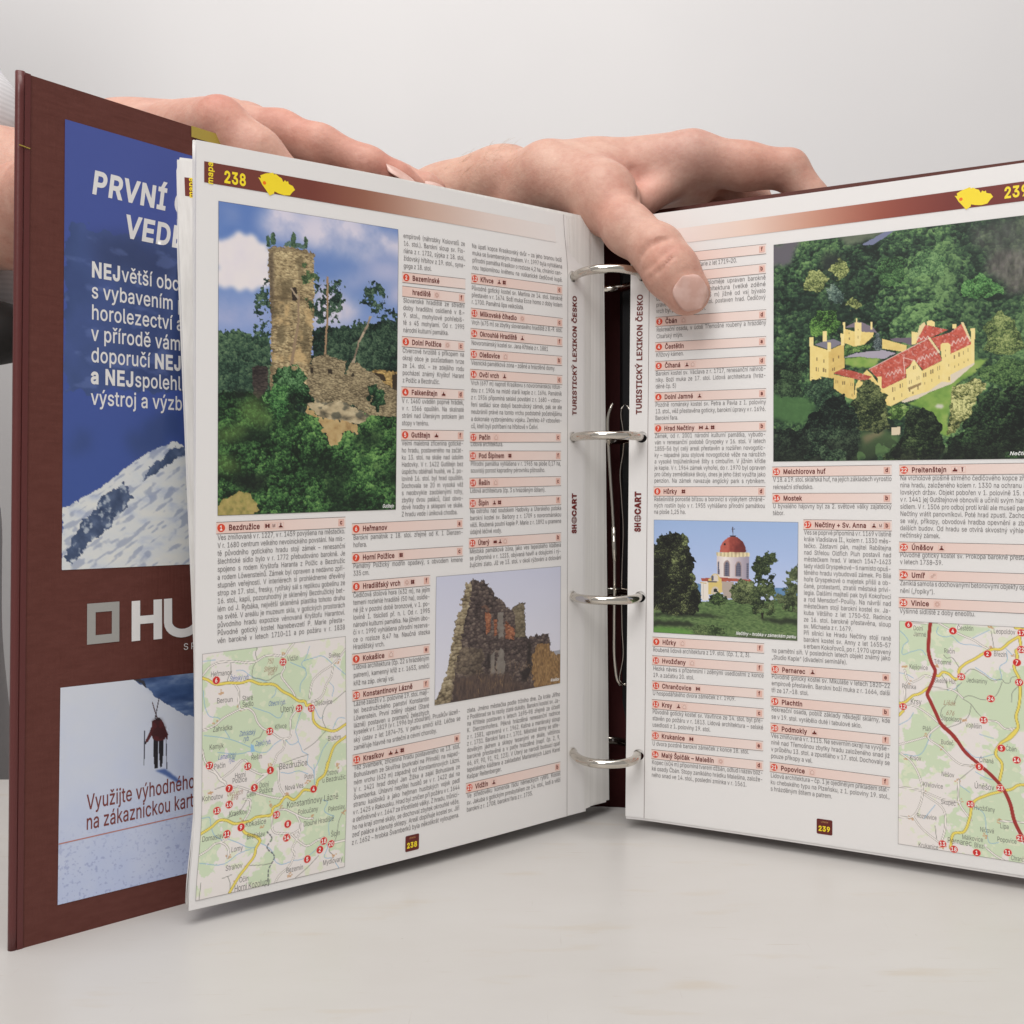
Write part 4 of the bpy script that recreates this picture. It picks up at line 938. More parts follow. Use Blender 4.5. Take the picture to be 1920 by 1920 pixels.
def badge(Sf, parent, u0, v0, num):
    P = Print(Sf); q = [(u0 + .4, v0), (u0 + 6.5, v0), (u0 + 6.9, v0 + .4), (u0 + 6.9, v0 + 6.5), (u0 + 6.5, v0 + 6.9), (u0 + .4, v0 + 6.9), (u0, v0 + 6.5), (u0, v0 + .4)]
    P.poly(q, ink((92, 30, 26)), 2); P.text(num, u0 + .75, v0 + 1.5, 2.15, YEL, 4, off=.035, xs=.9, width=5.4); P.text('LEXIKON', u0 + 1.9, v0 + 5.35, .62, ink((200, 150, 90)), 4, width=3.1)
    return P.build('page_badge', parent)

# ---- left page: header, text
P = Print(left_page)
g = np.linspace(0, 1, 60); us = 3.2 + (181 - 3.2) * g
def band(P, us, v_lo, v_hi, stops):
    cs = np.array([[np.interp(x, [s[0] for s in stops], [s[1][k] for s in stops]) for k in range(3)] for x in us])
    lo = np.interp(us, *v_lo); hi = np.interp(us, *v_hi); n = len(us); i = np.arange(n - 1)
    P.add(np.concatenate([np.stack([us, lo], -1), np.stack([us, hi], -1)]), np.concatenate([np.stack([i, i + 1, n + i + 1], -1), np.stack([i, n + i + 1, n + i], -1)]), ink(np.concatenate([cs, cs])), 2)
band(P, us, ([3, 64, 136, 181], [282, 282.2, 282.9, 283.4]), ([3, 64, 136, 181], [290.2, 290.5, 291, 291.3]),
     [(3, (106, 52, 44)), (50, (110, 56, 46)), (75, (140, 92, 74)), (105, (190, 158, 142)), (140, (212, 196, 188)), (181, (216, 211, 208))])
P.text('mapa', 6.75, 281.6, 2.3, YEL, 5, ang=math.pi / 2, off=.02, width=8.9)
P.text('238', 11.3, 283.3, 4.45, YEL, 5, off=.03, width=9.7)
P.build('header_band', page_l)
emblem(left_page, page_l, 25.9, 281.4, 16.2, 9.2)
headings(left_page, LEFT_HEADS, page_l)
body_text(left_page, LEFT_TEXT, page_l); P = Print(left_page); strip(P, 192.9, 199.4, 140.7, 1)
P.line([(187, y) for y in np.linspace(0, 298, 60)], .22, ink((120, 108, 106)), 1)  # shade of the fold, painted as a thin dark line
P.build('strip_lettering_crease_shade', page_l)
badge(left_page, page_l, 95.5, 3.2, '238')
# ---- right page
P = Print(right_page); us = np.linspace(1, 187, 60)
band(P, us, ([1, 187], [282, 282.2]), ([1, 187], [289.2, 290.4]), [(1, (221, 214, 211)), (20, (219, 206, 200)), (50, (216, 190, 176)), (80, (186, 136, 116)), (110, (140, 72, 56)), (138, (108, 40, 32)), (187, (104, 36, 32))])
P.text('239', 158.5, 284.3, 4.4, YEL, 5, off=.03, width=9.5)
P.build('header_band', page_r)
emblem(right_page, page_r, 139.5, 281.9, 14.9, 9.0)
headings(right_page, RIGHT_HEADS, page_r)
body_text(right_page, RIGHT_TEXT, page_r); P = Print(right_page); strip(P, -3.3, 199.7, 141.6, -1)
P.line([(0, y) for y in np.linspace(0, 298, 60)], .25, ink((116, 100, 98)), 1)  # crease shading put into the colour, a thin line down the fold
P.build('strip_lettering_crease_shade', page_r)
badge(right_page, page_r, 82.5, 4.7, '239')
# the leaf behind the left page shows its own tab
lf = [o for o in book.children if o.name.startswith('leaf')][5]
f6 = behind_left(.93, 6 / NL, .0006); P = Print(f6)
P.rect(3.0, 282.4, 14, 290.4, ink((106, 46, 40)), 3); P.text('mapa', 6.6, 281.8, 2.3, YEL, 5, ang=math.pi / 2, off=.02, width=8.9); P.build('page_tab', lf)

# ------------------------------------------------------------------ printed pictures: procedural paintings held as colours of a fine mesh
class Canvas:
    sat = .88; lum = .96
    def __init__(s, quad, shapes, res, seed):
        s.q = np.array(quad, float); s.w = np.linalg.norm(s.q[1] - s.q[0]); s.h = np.linalg.norm(s.q[3] - s.q[0])
        s.nx = int(s.w / res) + 1; s.ny = int(s.h / res) + 1; s.rng = np.random.default_rng(seed); s.seed = seed
        s.x, s.y = np.meshgrid(np.linspace(0, 1, s.nx), np.linspace(0, 1, s.ny), indexing='ij')
        s.X, s.Y = s.x * s.w, s.y * s.h                      # millimetres
        s.c = np.zeros((s.nx, s.ny, 3)); s.R = s.rng.random((256, 256)); s.sh = {}
        for ln in shapes.strip().splitlines():
            k, *v = ln.split(); s.sh[k] = np.array(list(map(float, v))).reshape(-1, 2) / 1000
    def vn(s, x, y, k=0):
        xi = np.floor(x).astype(int); yi = np.floor(y).astype(int); fx = x - xi; fy = y - yi; fx = fx * fx * (3 - 2 * fx); fy = fy * fy * (3 - 2 * fy)
        g = lambda a, b: s.R[(a + k * 37) & 255, (b + k * 91) & 255]
        return (g(xi, yi) * (1 - fx) + g(xi + 1, yi) * fx) * (1 - fy) + (g(xi, yi + 1) * (1 - fx) + g(xi + 1, yi + 1) * fx) * fy
    def fbm(s, f, o=4, k=0, ax=1., ay=1., gain=.5):
        r = 0; a = 1; t = 0
        for i in range(o): r = r + a * s.vn(s.X * f * ax + 17 * i, s.Y * f * ay + 5 * i, k + i); t += a; a *= gain; f *= 2.03
        return r / t
    def cells(s, f, k=0, ax=1., ay=1.):
        x = s.X * f * ax; y = s.Y * f * ay; xi = np.floor(x).astype(int); yi = np.floor(y).astype(int); d = np.full(x.shape, 9.); idv = np.zeros(x.shape); ox = np.zeros(x.shape); oy = np.zeros(x.shape)
        for i in (-1, 0, 1):
            for j in (-1, 0, 1):
                a, b = xi + i, yi + j; r1 = s.R[(a + 13 * k) & 255, (b + 7) & 255]; r2 = s.R[(a + 101) & 255, (b + 29 * k + 3) & 255]; dx = x - a - r1; dy = y - b - r2; q = dx * dx + dy * dy; m = q < d
                d = np.where(m, q, d); idv = np.where(m, s.R[(a + 53) & 255, (b + 11 * k + 77) & 255], idv); ox = np.where(m, dx, ox); oy = np.where(m, dy, oy)
        return np.sqrt(d), idv, ox, oy
    def mask(s, name, rag=0., f=1., k=3):
        p = s.sh[name] if isinstance(name, str) else np.asarray(name)
        x, y = s.x, s.y
        if rag: x = x + (s.fbm(f, 3, k) - .5) * 2 * rag / s.w; y = y + (s.fbm(f, 3, k + 5) - .5) * 2 * rag / s.h
        m = np.zeros(x.shape, bool); j = len(p) - 1
        with np.errstate(divide='ignore', invalid='ignore'):
            for i in range(len(p)):
                m ^= ((p[i, 1] > y) != (p[j, 1] > y)) & (x < (p[j, 0] - p[i, 0]) * (y - p[i, 1]) / (p[j, 1] - p[i, 1]) + p[i, 0]); j = i
        return m
    def soft(s, name, blur, rag=0., f=1., k=3):
        m = s.mask(name, rag, f, k).astype(float); n = max(1, int(blur / (s.w / s.nx)))
        for _ in range(2):
            for ax in (0, 1):
                c = np.cumsum(np.concatenate([np.repeat(m.take([0], ax), n + 1, ax), m, np.repeat(m.take([-1], ax), n, ax)], ax), ax)
                m = (np.take(c, np.arange(2 * n + 1, c.shape[ax]), ax) - np.take(c, np.arange(0, c.shape[ax] - 2 * n - 1), ax)) / (2 * n + 1)
        return m
    def put(s, m, col, amt=1.):
        m = np.asarray(m, float)[..., None] * (np.asarray(amt)[..., None] if np.ndim(amt) else amt); s.c = s.c * (1 - m) + np.asarray(col, float) * m
    def ramp(s, t, *cols): 
        cols = np.array(cols, float); x = np.linspace(0, 1, len(cols)); return np.stack([np.interp(t, x, cols[:, i]) for i in range(3)], -1)
    def leaves(s, f, k, dark, mid, light, bias=0.):
        """foliage: crowns, sprays and leaf flecks lit from the upper left"""
        sx, sy = s.X, s.Y; wx = (s.fbm(f * 1.3, 3, k + 6) - .5) * 1.1 / f; wy = (s.fbm(f * 1.3, 3, k + 8) - .5) * 1.1 / f
        s.X, s.Y = sx + wx, sy + wy; d, i, ox, oy = s.cells(f, k); s.X, s.Y = sx + wx * .4, sy + wy * .4; d2, i2, ox2, oy2 = s.cells(f * 2.7, k + 1); s.X, s.Y = sx, sy; d3, i3, _, oy3 = s.cells(f * 7, k + 2); _, i4, _, _ = s.cells(f * 14, k + 3)
        t = .44 + bias - .20 * (ox * .5 + oy * .85) - .20 * (ox2 * .5 + oy2 * .8) - .16 * oy3 + .34 * (i3 - .5) + .26 * (i4 - .5) + .14 * (i2 - .5) + .20 * (i - .5) + .75 * (s.fbm(f * .45, 4, k + 4) - .5) - .14 * (d2 - .35)
        return s.ramp(np.clip(t, 0, 1), np.array(dark) * .6, dark, mid, light, np.array(light) * 1.12 + 6)
    def stone(s, f, dark, mid, light, ay=2.2, bias=0., k=20):
        d, i, ox, oy = s.cells(f, k, 1., ay); t = .5 + bias + .5 * (i - .5) - .45 * (d - .4) - .3 * oy + .55 * (s.fbm(f * .3, 4, k + 2) - .5)
        return s.ramp(np.clip(t, 0, 1), dark, mid, light)
    def line(s, pts, w, col, amt=1.):
        p = np.asarray(pts, float) * [s.w, s.h]; m = np.full(s.x.shape, 1e9)
        for a, b in zip(p, p[1:]):
            lo = np.minimum(a, b) - 2 * w; hi = np.maximum(a, b) + 2 * w
            i0, i1 = np.clip([int(lo[0] / s.w * s.nx), int(hi[0] / s.w * s.nx) + 2], 0, s.nx); j0, j1 = np.clip([int(lo[1] / s.h * s.ny), int(hi[1] / s.h * s.ny) + 2], 0, s.ny)
            if i1 <= i0 or j1 <= j0: continue
            X = s.X[i0:i1, j0:j1] - a[0]; Y = s.Y[i0:i1, j0:j1] - a[1]; e = b - a; t = np.clip((X * e[0] + Y * e[1]) / (e @ e + 1e-9), 0, 1)
            m[i0:i1, j0:j1] = np.minimum(m[i0:i1, j0:j1], np.hypot(X - t * e[0], Y - t * e[1]))
        s.put(np.clip((w / 2 - m) / .12 + .5, 0, 1), col, amt)
    def build(s, name, Sf, parent, frame=True, level=3.):
        if frame:
            for a, b in (((0, 0), (1, 0)), ((1, 0), (1, 1)), ((1, 1), (0, 1)), ((0, 1), (0, 0))): s.line([a, b], .36, (88, 82, 82), .8)
        g = s.c.mean(-1, keepdims=True); s.c = (g + (s.c - g) * s.sat) * s.lum + (1 - s.lum) * 20
        q = s.q; u = (q[0] * (1 - s.x[..., None]) + q[1] * s.x[..., None]) * (1 - s.y[..., None]) + (q[3] * (1 - s.x[..., None]) + q[2] * s.x[..., None]) * s.y[..., None]
        u = u.reshape(-1, 2); v = raised(Sf, u[:, 0], u[:, 1], np.full(len(u), .00008 + level * .000022))
        return mesh(name, v, grid_faces(s.nx, s.ny), photo_m, parent, cols=ink(np.clip(s.c, 0, 255)).reshape(-1, 3))

def caption(Sf, parent, txt, u, v, w, cap=1.5, **k):
    P = Print(Sf); P.text(txt, u, v, cap, ink((236, 232, 228)), 6, off=.012, slant=.22, width=w, **k); return P.build('caption', parent)

# ---- ruined tower above a wood
def paint_tower():
    c = Canvas(QUAD_TOWER, SHAPE_TOWER, .27, 3)
    n = c.fbm(.09, 5); c.c = c.ramp(np.clip(c.y * 1.9 + (n - .5) * .4, 0, 1), (88, 122, 190), (106, 138, 198), (140, 160, 212))
    for k, blur, col, rag in (('cloudcorner', 3, (188, 186, 210), 6), ('cloudband', 3.2, (212, 206, 222), 6), ('cloudlow', 4, (180, 182, 214), 6), ('cloudleft', 4, (182, 182, 214), 5), ('cloudtree', 3, (206, 200, 216), 5), ('cloudright', 3, (196, 190, 214), 5)):
        c.put(c.soft(k, blur, rag, .12), col, np.clip(.15 + 1.5 * c.fbm(.10, 5, 7), 0, 1))
    cm = c.soft('cumulus', .9, 2.2, .35); c.put(cm, c.ramp(np.clip(c.y * 2.2 - .35 + (c.fbm(.1, 4, 9) - .5) * 1.0, 0, 1), (230, 222, 222), (222, 214, 222), (178, 180, 214)))
    c.put(c.y > .60, c.leaves(.16, 21, (24, 44, 28), (52, 94, 50), (98, 142, 72), -.05))
    c.put((c.y > .47) & (c.x > .42), c.leaves(.17, 5, (22, 40, 34), (44, 70, 52), (78, 104, 76), -.12))
    c.put(c.mask('backwood', 1.2, .9), c.leaves(.16, 2, (34, 58, 46), (60, 90, 66), (92, 120, 84), -.08))
    c.put(c.mask('sidewood', 1.3, .9), c.leaves(.17, 5, (22, 40, 34), (44, 70, 52), (78, 104, 76), -.12))
    for k in ('pineleft', 'pineleft2', 'pinemid', 'pineright', 'pinefar'):
        m = c.mask(k, 3.2, .5, 8) & (c.fbm(.75, 3, 13) > .40); c.put(m, c.leaves(.4, 9, (26, 46, 40), (54, 84, 66), (100, 126, 96)))
    m = c.mask('body', .9, 1.2); st = c.stone(.75, (84, 70, 48), (168, 146, 104), (216, 196, 146)); c.put(m, st)
    c.put(c.soft('midshade', 2, 2, .3) * m, (104, 84, 56), .5)
    v = np.clip((c.fbm(.16, 4, 31, 1.4, .6) - .52) * 6, 0, 1); c.put(m, (88, 76, 52), .6 * v)
    v = np.clip((c.fbm(.2, 4, 41) - .56) * 7, 0, 1); c.put(m & (c.y > .3), (206, 172, 116), .7 * v)
    c.put(c.soft('shadeside', .6) * m, (70, 58, 50), .62); c.put(c.mask('topband', .8, 1) & m, (112, 96, 70), .45)
    c.put(m & (np.abs(c.y - .292 + .01 * c.x) < .004), (96, 80, 56), .6)
    c.put(c.mask('win', .3), (44, 34, 30), .92)
    for k in ('cyp1', 'cyp2', 'cyp3', 'cyp4', 'lowcyp'): c.put(c.mask(k, .5, 1.3), c.leaves(.8, 14, (38, 62, 44), (62, 92, 62), (92, 122, 84)), .95 if k != 'lowcyp' else .75)
    for k in ('crownA', 'crownB', 'crownC'): c.put(c.mask(k, 2.2, .6) & (c.fbm(.8, 3, 17) > .38), c.leaves(.5, 11, (40, 62, 38), (74, 104, 62), (114, 140, 84)), .95)
    c.put(c.mask('trunkmid', .25), (158, 128, 96)); c.put(c.mask('trunkright', .3), c.stone(.5, (120, 104, 86), (168, 150, 124), (196, 178, 148), .3)); c.put(c.mask('trunklean', .3), (150, 126, 98)); c.put(c.mask('branch', .2), (170, 150, 124))
    w = c.stone(.85, (70, 60, 44), (140, 124, 92), (196, 178, 136), 2.6)
    for k in ('wallC', 'wallB', 'wallA'): c.put(c.mask(k, .7), w if k != 'wallC' else w * np.array([1.15, 1.05, .8]))
    c.put(c.mask('holes', .4) | c.mask('holes2', .3), (48, 38, 28), .9); c.put(c.mask('winB', .2) | c.mask('winC', .2) | c.mask('winD', .2), (44, 36, 28), .9)
    c.put(c.mask('darkruin', .6), c.stone(.6, (30, 26, 26), (54, 46, 44), (84, 74, 66)))
    d = (c.y > .60 + .03 * np.sin(c.x * 7)) & ~(c.mask('body') | c.mask('wallA') | c.mask('wallB') | c.mask('wallC') | c.mask('darkruin') | c.mask('rock', .8) | c.mask('dry', 1.2))
    b = c.leaves(.13, 21, (26, 48, 28), (58, 104, 52), (106, 152, 76)); low = d & (c.y > .66 + .05 * (c.fbm(.15, 3, 71) - .5)); c.put(low, b)
    c.put((c.y > .64) * np.clip((c.fbm(.075, 4, 83) - .50) * 5, 0, 1), (22, 38, 26), .62)
    c.put(c.mask('rock', 1), c.ramp(np.clip(c.fbm(.35, 5, 61, .8, 1.5) * 1.5 - .25, 0, 1), (84, 78, 62), (176, 158, 122), (210, 192, 152))); c.put(c.mask('dry', 1.6, .5), c.ramp(c.fbm(.5, 4, 44), (150, 112, 66), (196, 160, 102), (214, 184, 128)), .92)
    r = np.clip((c.fbm(.25, 4, 47, 1, 1.6) - .55) * 8, 0, 1); c.put(c.mask('rock', 1), (70, 72, 62), .7 * r)
    for k, dk, md, lt in (('bush1', (18, 36, 22), (40, 80, 44), (92, 136, 84)), ('bush2', (28, 56, 32), (58, 112, 56), (104, 156, 84)), ('bushR', (26, 52, 34), (54, 96, 58), (100, 136, 84))): c.put(c.mask(k, 3.4, .4, 8), c.leaves(.2, 24, dk, md, lt))
    c.put(c.mask('grassbit', 2, .4), c.ramp(c.fbm(.7, 3, 51), (120, 118, 62), (176, 156, 84), (204, 170, 102)), .9)
    for k in ('light1', 'light2', 'light3'): c.put(c.soft(k, 2, 2), (116, 152, 70), .5)
    for k in ('gap', 'gap2', 'gap3'): c.put(c.soft(k, 1.2, 2, .4), (22, 30, 24), .8)
    c.build('photograph', left_page, page_l); caption(left_page, page_l, 'Gutštejn', 83.0, 154.4, 5.6)
paint_tower()
# ---- roofless gable of a castle ruin
def paint_ruin():
    c = Canvas(QUAD_RUIN, SHAPE_RUIN, .27, 5); c.c = c.ramp(c.y, (198, 200, 220), (208, 208, 222), (216, 214, 222))
    c.put(c.mask('far', .3), c.ramp(c.fbm(.6, 3, 4), (120, 124, 138), (150, 148, 150)), .7)
    m = c.mask('body', 1.6, .8); c.put(m, c.stone(.62, (44, 36, 37), (80, 67, 64), (134, 118, 104), 1.4, -.02))
    c.put(c.mask('stone', 3, .3) & m, c.stone(.6, (60, 50, 44), (106, 92, 76), (150, 134, 108), 1.3), .75)
    c.put(c.mask('lit', 1.4, .8), c.stone(.55, (74, 62, 48), (146, 130, 100), (194, 180, 148), 1.5)); c.put(c.mask('stub', .8), c.stone(.6, (78, 68, 54), (116, 104, 82), (148, 134, 108), 1.5))
    for k in ('plaster1', 'plaster2', 'plaster3'): c.put(c.mask(k, 1., .6), c.ramp(c.fbm(.6, 3, 8), (110, 102, 94), (146, 138, 128)), .9)
    c.put(c.mask('arch', .6), (122, 84, 66), .6)
    for k in ('win1', 'win2', 'win3'): c.put(c.mask(k, .6, 1), c.stone(.8, (70, 44, 36), (148, 86, 58), (178, 124, 92), 1.5))
    c.put(c.soft('door', .5) , (46, 38, 38), .8); c.put(c.soft('slot', .8, 1), (38, 32, 32), .85)
    g = c.ramp(c.fbm(.8, 4, 12, 2, .6), (48, 38, 40), (82, 66, 60), (112, 88, 66)); c.put(c.soft('ground', 1, 2), g, .95)
    c.put(c.mask('bushR', 1.6, .5), c.ramp(c.fbm(1.1, 4, 15, 1.6, .7), (84, 60, 40), (144, 108, 64), (190, 152, 96)), .92)
    for k in range(40):
        x = .3 + .65 * c.rng.random(); y = .8 + .17 * c.rng.random(); c.line([(x, y), (x + .05 * (c.rng.random() - .4), y - .06 * c.rng.random() - .02)], .22, (158, 124, 84), .6)
    c.build('photograph', left_page, page_l); caption(left_page, page_l, 'Krasíkov', 176.3, 68.4, 5.4)
paint_ruin()
# ---- domed chapel in a park
def paint_chapel():
    c = Canvas(QUAD_CHAPEL, SHAPE_CHAPEL, .24, 7); c.c = c.ramp(np.clip(c.y * 1.6, 0, 1), (150, 178, 222), (164, 186, 228), (186, 198, 232))
    c.put(c.mask('hill') | c.mask('hill2'), c.ramp(c.fbm(.4, 3), (72, 112, 160), (110, 150, 186)))
    n = c.fbm(.9, 4, 3, 1, 2.2); c.put(c.mask('lawn', .6), c.ramp(np.clip(n + (c.y - .85) * .2, 0, 1), (48, 66, 40), (92, 120, 68), (126, 146, 92)))
    for k in ('shA', 'shB', 'shC'): c.put(c.soft(k, .6, 1.2, .4), (38, 44, 34), .85)
    c.put(c.soft('bright', .8, 1), (96, 152, 62), .8); c.put(c.mask('scrub', 1.5, .5), c.leaves(.5, 4, (36, 50, 30), (76, 98, 56), (120, 138, 84)), .8)
    c.put(c.mask('house'), (214, 194, 178)); c.put(c.mask('wallR', .2), (176, 160, 148)); c.put(c.mask('white', .1), (226, 216, 204)); c.put(c.mask('roof', .2), c.ramp(c.fbm(.8, 3, 8), (156, 70, 56), (194, 98, 76)))
    c.put(c.mask('drum'), c.ramp(np.clip((c.x - .44) / .22, 0, 1), (206, 190, 190), (232, 222, 216), (196, 182, 188), (156, 146, 162)))
    c.put(c.mask('cornice', .15), c.ramp((np.floor(c.X / .9) % 2), (226, 210, 164), (196, 178, 138)))
    for k in ('w1f', 'w2f'): c.put(c.mask(k), (164, 140, 136))
    for k in ('w1', 'w2', 'w3', 'w4'):
        m = c.mask(k); c.put(m, (72, 74, 96)); c.put(m & ((c.X % .8 < .2) | (c.Y % .95 < .2)), (150, 146, 160), .6)
    c.put(c.mask('dome'), c.ramp(np.clip((c.x - .44) / .2 + (c.fbm(.7, 3, 9) - .5) * .5, 0, 1), (184, 88, 74), (194, 94, 78), (156, 66, 56), (112, 48, 46))); c.put(c.soft('domeshade', .7, 1), (104, 40, 40), .5)
    c.put(c.mask('cap') | c.mask('cross') | c.mask('crossbar'), (74, 52, 60)); c.line([(.508, .20), (.508, .203)], 1., (50, 34, 34))
    c.put(c.mask('portal', .1), (218, 192, 112)); c.put(c.mask('portalarch'), (214, 202, 190)); c.put(c.mask('doorarch'), (204, 190, 170)); c.put(c.mask('door'), (40, 44, 40))
    c.line([(.393, .53), (.452, .53)], .6, (96, 90, 92)); c.line([(.424, .485), (.424, .512)], 1.1, (92, 92, 104)); c.line([(.34, .542), (.38, .545)], .4, (196, 168, 96)); c.line([(.36, .55), (.36, .68)], .3, (186, 176, 168))
    for k, dk, md, lt, f in (('bushB', (40, 52, 34), (88, 100, 60), (134, 146, 94), .5), ('bushA', (26, 36, 26), (52, 72, 40), (96, 120, 64), .55), ('treeR', (30, 40, 28), (62, 78, 46), (112, 128, 76), .5), ('treeRR', (34, 42, 30), (66, 80, 50), (112, 124, 80), .5), ('treeL', (26, 28, 24), (54, 60, 40), (128, 140, 84), .42)):
        m = c.mask(k, 1.5, .6, 6)
        if k in ('treeR', 'treeRR'): m &= c.fbm(.5, 3, 19) > .33
        c.put(m, c.leaves(f, 12, dk, md, lt, -.14 * (k == 'treeL')))
    c.put(c.mask('trunkR'), (40, 34, 28)); c.put(c.mask('capbar'), (74, 72, 64), .35)
    c.build('photograph', right_page, page_r); caption(right_page, page_r, 'Nečtiny – hrobka v zámeckém parku', 44.9, 93.6, 28.0)
paint_chapel()
# ---- yellow country house among woods, from the air
def paint_castle():
    c = Canvas(QUAD_CASTLE, SHAPE_CASTLE, .26, 11)
    c.c = c.leaves(.10, 3, (30, 50, 38), (60, 96, 58), (108, 146, 84), .0); sh = np.clip((c.fbm(.035, 3, 60) - .45) * 3, 0, 1); c.put(np.ones(c.x.shape), (34, 52, 42), .40 * sh)
    c.put(np.clip((c.x - .62) * 1.6, 0, 1) * np.clip((.24 - c.y) * 6, 0, 1), (66, 78, 68), .6)
    c.put(c.soft('field', 1, 1.5), (96, 92, 100)); c.put(c.soft('fieldB', 1, 1.5), c.ramp(c.fbm(.5, 3, 4, .6, 2), (86, 98, 78), (112, 118, 98)), .9); c.put(c.mask('road', .3), (112, 118, 150)); c.put(c.soft('dk1', 1.5, 3), (38, 44, 42), .85)
    for k in ('rock', 'rockB'): c.put(c.soft(k, 1.5, 4, .2), c.ramp(c.fbm(.5, 5, 6, 1.4, .6), (52, 50, 48), (104, 96, 92), (146, 134, 134)), .8 if k == 'rock' else .42)
    for k, dk, md, lt in (('yl1', (70, 84, 44), (128, 140, 76), (176, 184, 110)), ('yl2', (66, 80, 42), (120, 132, 72), (172, 180, 108)), ('yl4', (70, 84, 44), (128, 140, 76), (176, 184, 110)), ('yl3', (36, 64, 30), (76, 124, 50), (116, 160, 72)), ('blue1', (56, 78, 72), (92, 118, 104), (134, 154, 134)), ('tree1', (32, 56, 34), (58, 100, 54), (98, 140, 78)), ('tree2', (40, 66, 44), (70, 112, 66), (108, 146, 88)), ('tree3', (34, 66, 34), (64, 118, 58), (104, 156, 84)), ('tree4', (52, 70, 38), (98, 120, 62), (146, 158, 92))): c.put(c.mask(k, 2, .35), c.leaves(.3, 8, dk, md, lt))
    g = c.ramp(c.fbm(.35, 4, 9), (92, 136, 54), (128, 164, 70), (160, 176, 92))
    for k in ('lawn', 'lawn2'): c.put(c.soft(k, .5, .8), g)
    c.put(c.soft('lawn3', 1, 1.5), (72, 112, 62), .9); c.put(c.soft('lawn4', 1, 1.5), (84, 116, 66), .9); c.put(c.soft('path', .8, 1), (162, 144, 104), .8)
    c.put(c.mask('drive', .3), (164, 156, 170)); c.put(c.mask('hedge', .8), c.leaves(.6, 5, (44, 74, 36), (84, 124, 58), (128, 160, 84)))
    Y = lambda a: c.ramp(np.clip(a + (c.fbm(.6, 3, 70) - .5) * .3, 0, 1), (202, 162, 80), (234, 208, 124), (240, 220, 152))
    def P(*ks, col): 
        for k in ks: c.put(c.mask(k), col)
    P('back', col=Y(.45)); P('backroof', col=(124, 112, 124)); P('backturret', 'bt1', 'bt2', 'bt3', col=Y(.8)); c.put(c.mask('spruce', .8), c.leaves(.6, 9, (44, 56, 60), (76, 92, 92), (118, 130, 126)))
    P('garage', col=Y(.4)); P('garageroof', col=(108, 96, 110)); c.line([(.335, .66), (.40, .70)], .8, (112, 88, 50), .5)
    rf = c.ramp(c.fbm(1.0, 4, 75), (156, 60, 48), (204, 86, 68), (218, 126, 108)); sp = np.clip((c.fbm(1.6, 2, 78) - .62) * 8, 0, 1)[..., None]; rf = rf * (1 - sp * .5) + np.array([228, 190, 184]) * sp * .5
    P('ct2', 'ct3', 'ct4', col=Y(.75)); P('roofB', 'roofC', col=rf); P('roofA', col=rf * .98); P('gutter', 'gutter2', 'ga1', col=(228, 206, 150))
    P('facade', col=Y(.62)); P('gable', col=Y(.85)); P('plinth', col=(216, 202, 178)); P('gableL', col=Y(.5)); P('rtower', 'ctower', 'ct5', col=Y(.72))
    P('wing', col=Y(.32)); P('wingroof', col=rf * .92); P('keepL', col=Y(.55)); P('keepR', col=Y(.25)); P('keeproof', col=(124, 120, 134)); P('kt1', 'kt2', 'kt3', 'kt4', col=Y(.8))
    q = lambda x, y: np.array([(1500 + x * .1875 - 1420) / .2604167, 0]) 
    for wins, col in ((WINDOWS, (86, 66, 44)),):
        for x, y, w, h in wins: c.put((np.abs(c.x - x) < w * .62) & (np.abs(c.y - y) < h * .85), col, .62)
    for a in DORMERS: c.line(a, .3, (232, 214, 204), .8)
    for a, b in (((.2235, .3545), (.2205, .470)),): pass
    c.put(c.mask('balc'), (120, 92, 58), .7)
    c.put(c.soft('pond', .25) - 0, (206, 200, 190), .9)
    for k, dk, md, lt, b in (('fl8', (20, 32, 26), (38, 58, 40), (66, 92, 58), 0), ('fl9', (30, 50, 30), (60, 94, 50), (98, 130, 70), 0), ('fl1', (28, 46, 36), (54, 84, 58), (94, 124, 84), 0), ('fl7', (50, 78, 34), (92, 130, 58), (138, 164, 88), 0), ('fl3', (28, 38, 24), (62, 76, 44), (116, 126, 74), 0), ('fl5', (54, 66, 32), (118, 124, 66), (190, 188, 122), .05), ('fl6', (20, 32, 24), (44, 70, 42), (78, 110, 60), -.1), ('fl2', (20, 30, 26), (42, 62, 46), (78, 102, 70), -.08), ('fl4', (22, 32, 24), (48, 66, 40), (86, 106, 62), -.05)): c.put(c.mask(k, 2.4, .28), c.leaves(.22, 16, dk, md, lt, b))
    c.put(np.clip((c.y - .82) * 5, 0, 1) * (c.fbm(.1, 3, 90) > .42), (26, 28, 26), .7); c.put(c.mask('shed', .1), (214, 198, 166))
    c.build('photograph', right_page, page_r, frame=False); caption(right_page, page_r, 'Nečtiny', 160.6, 176.6, 8.0)
paint_castle()

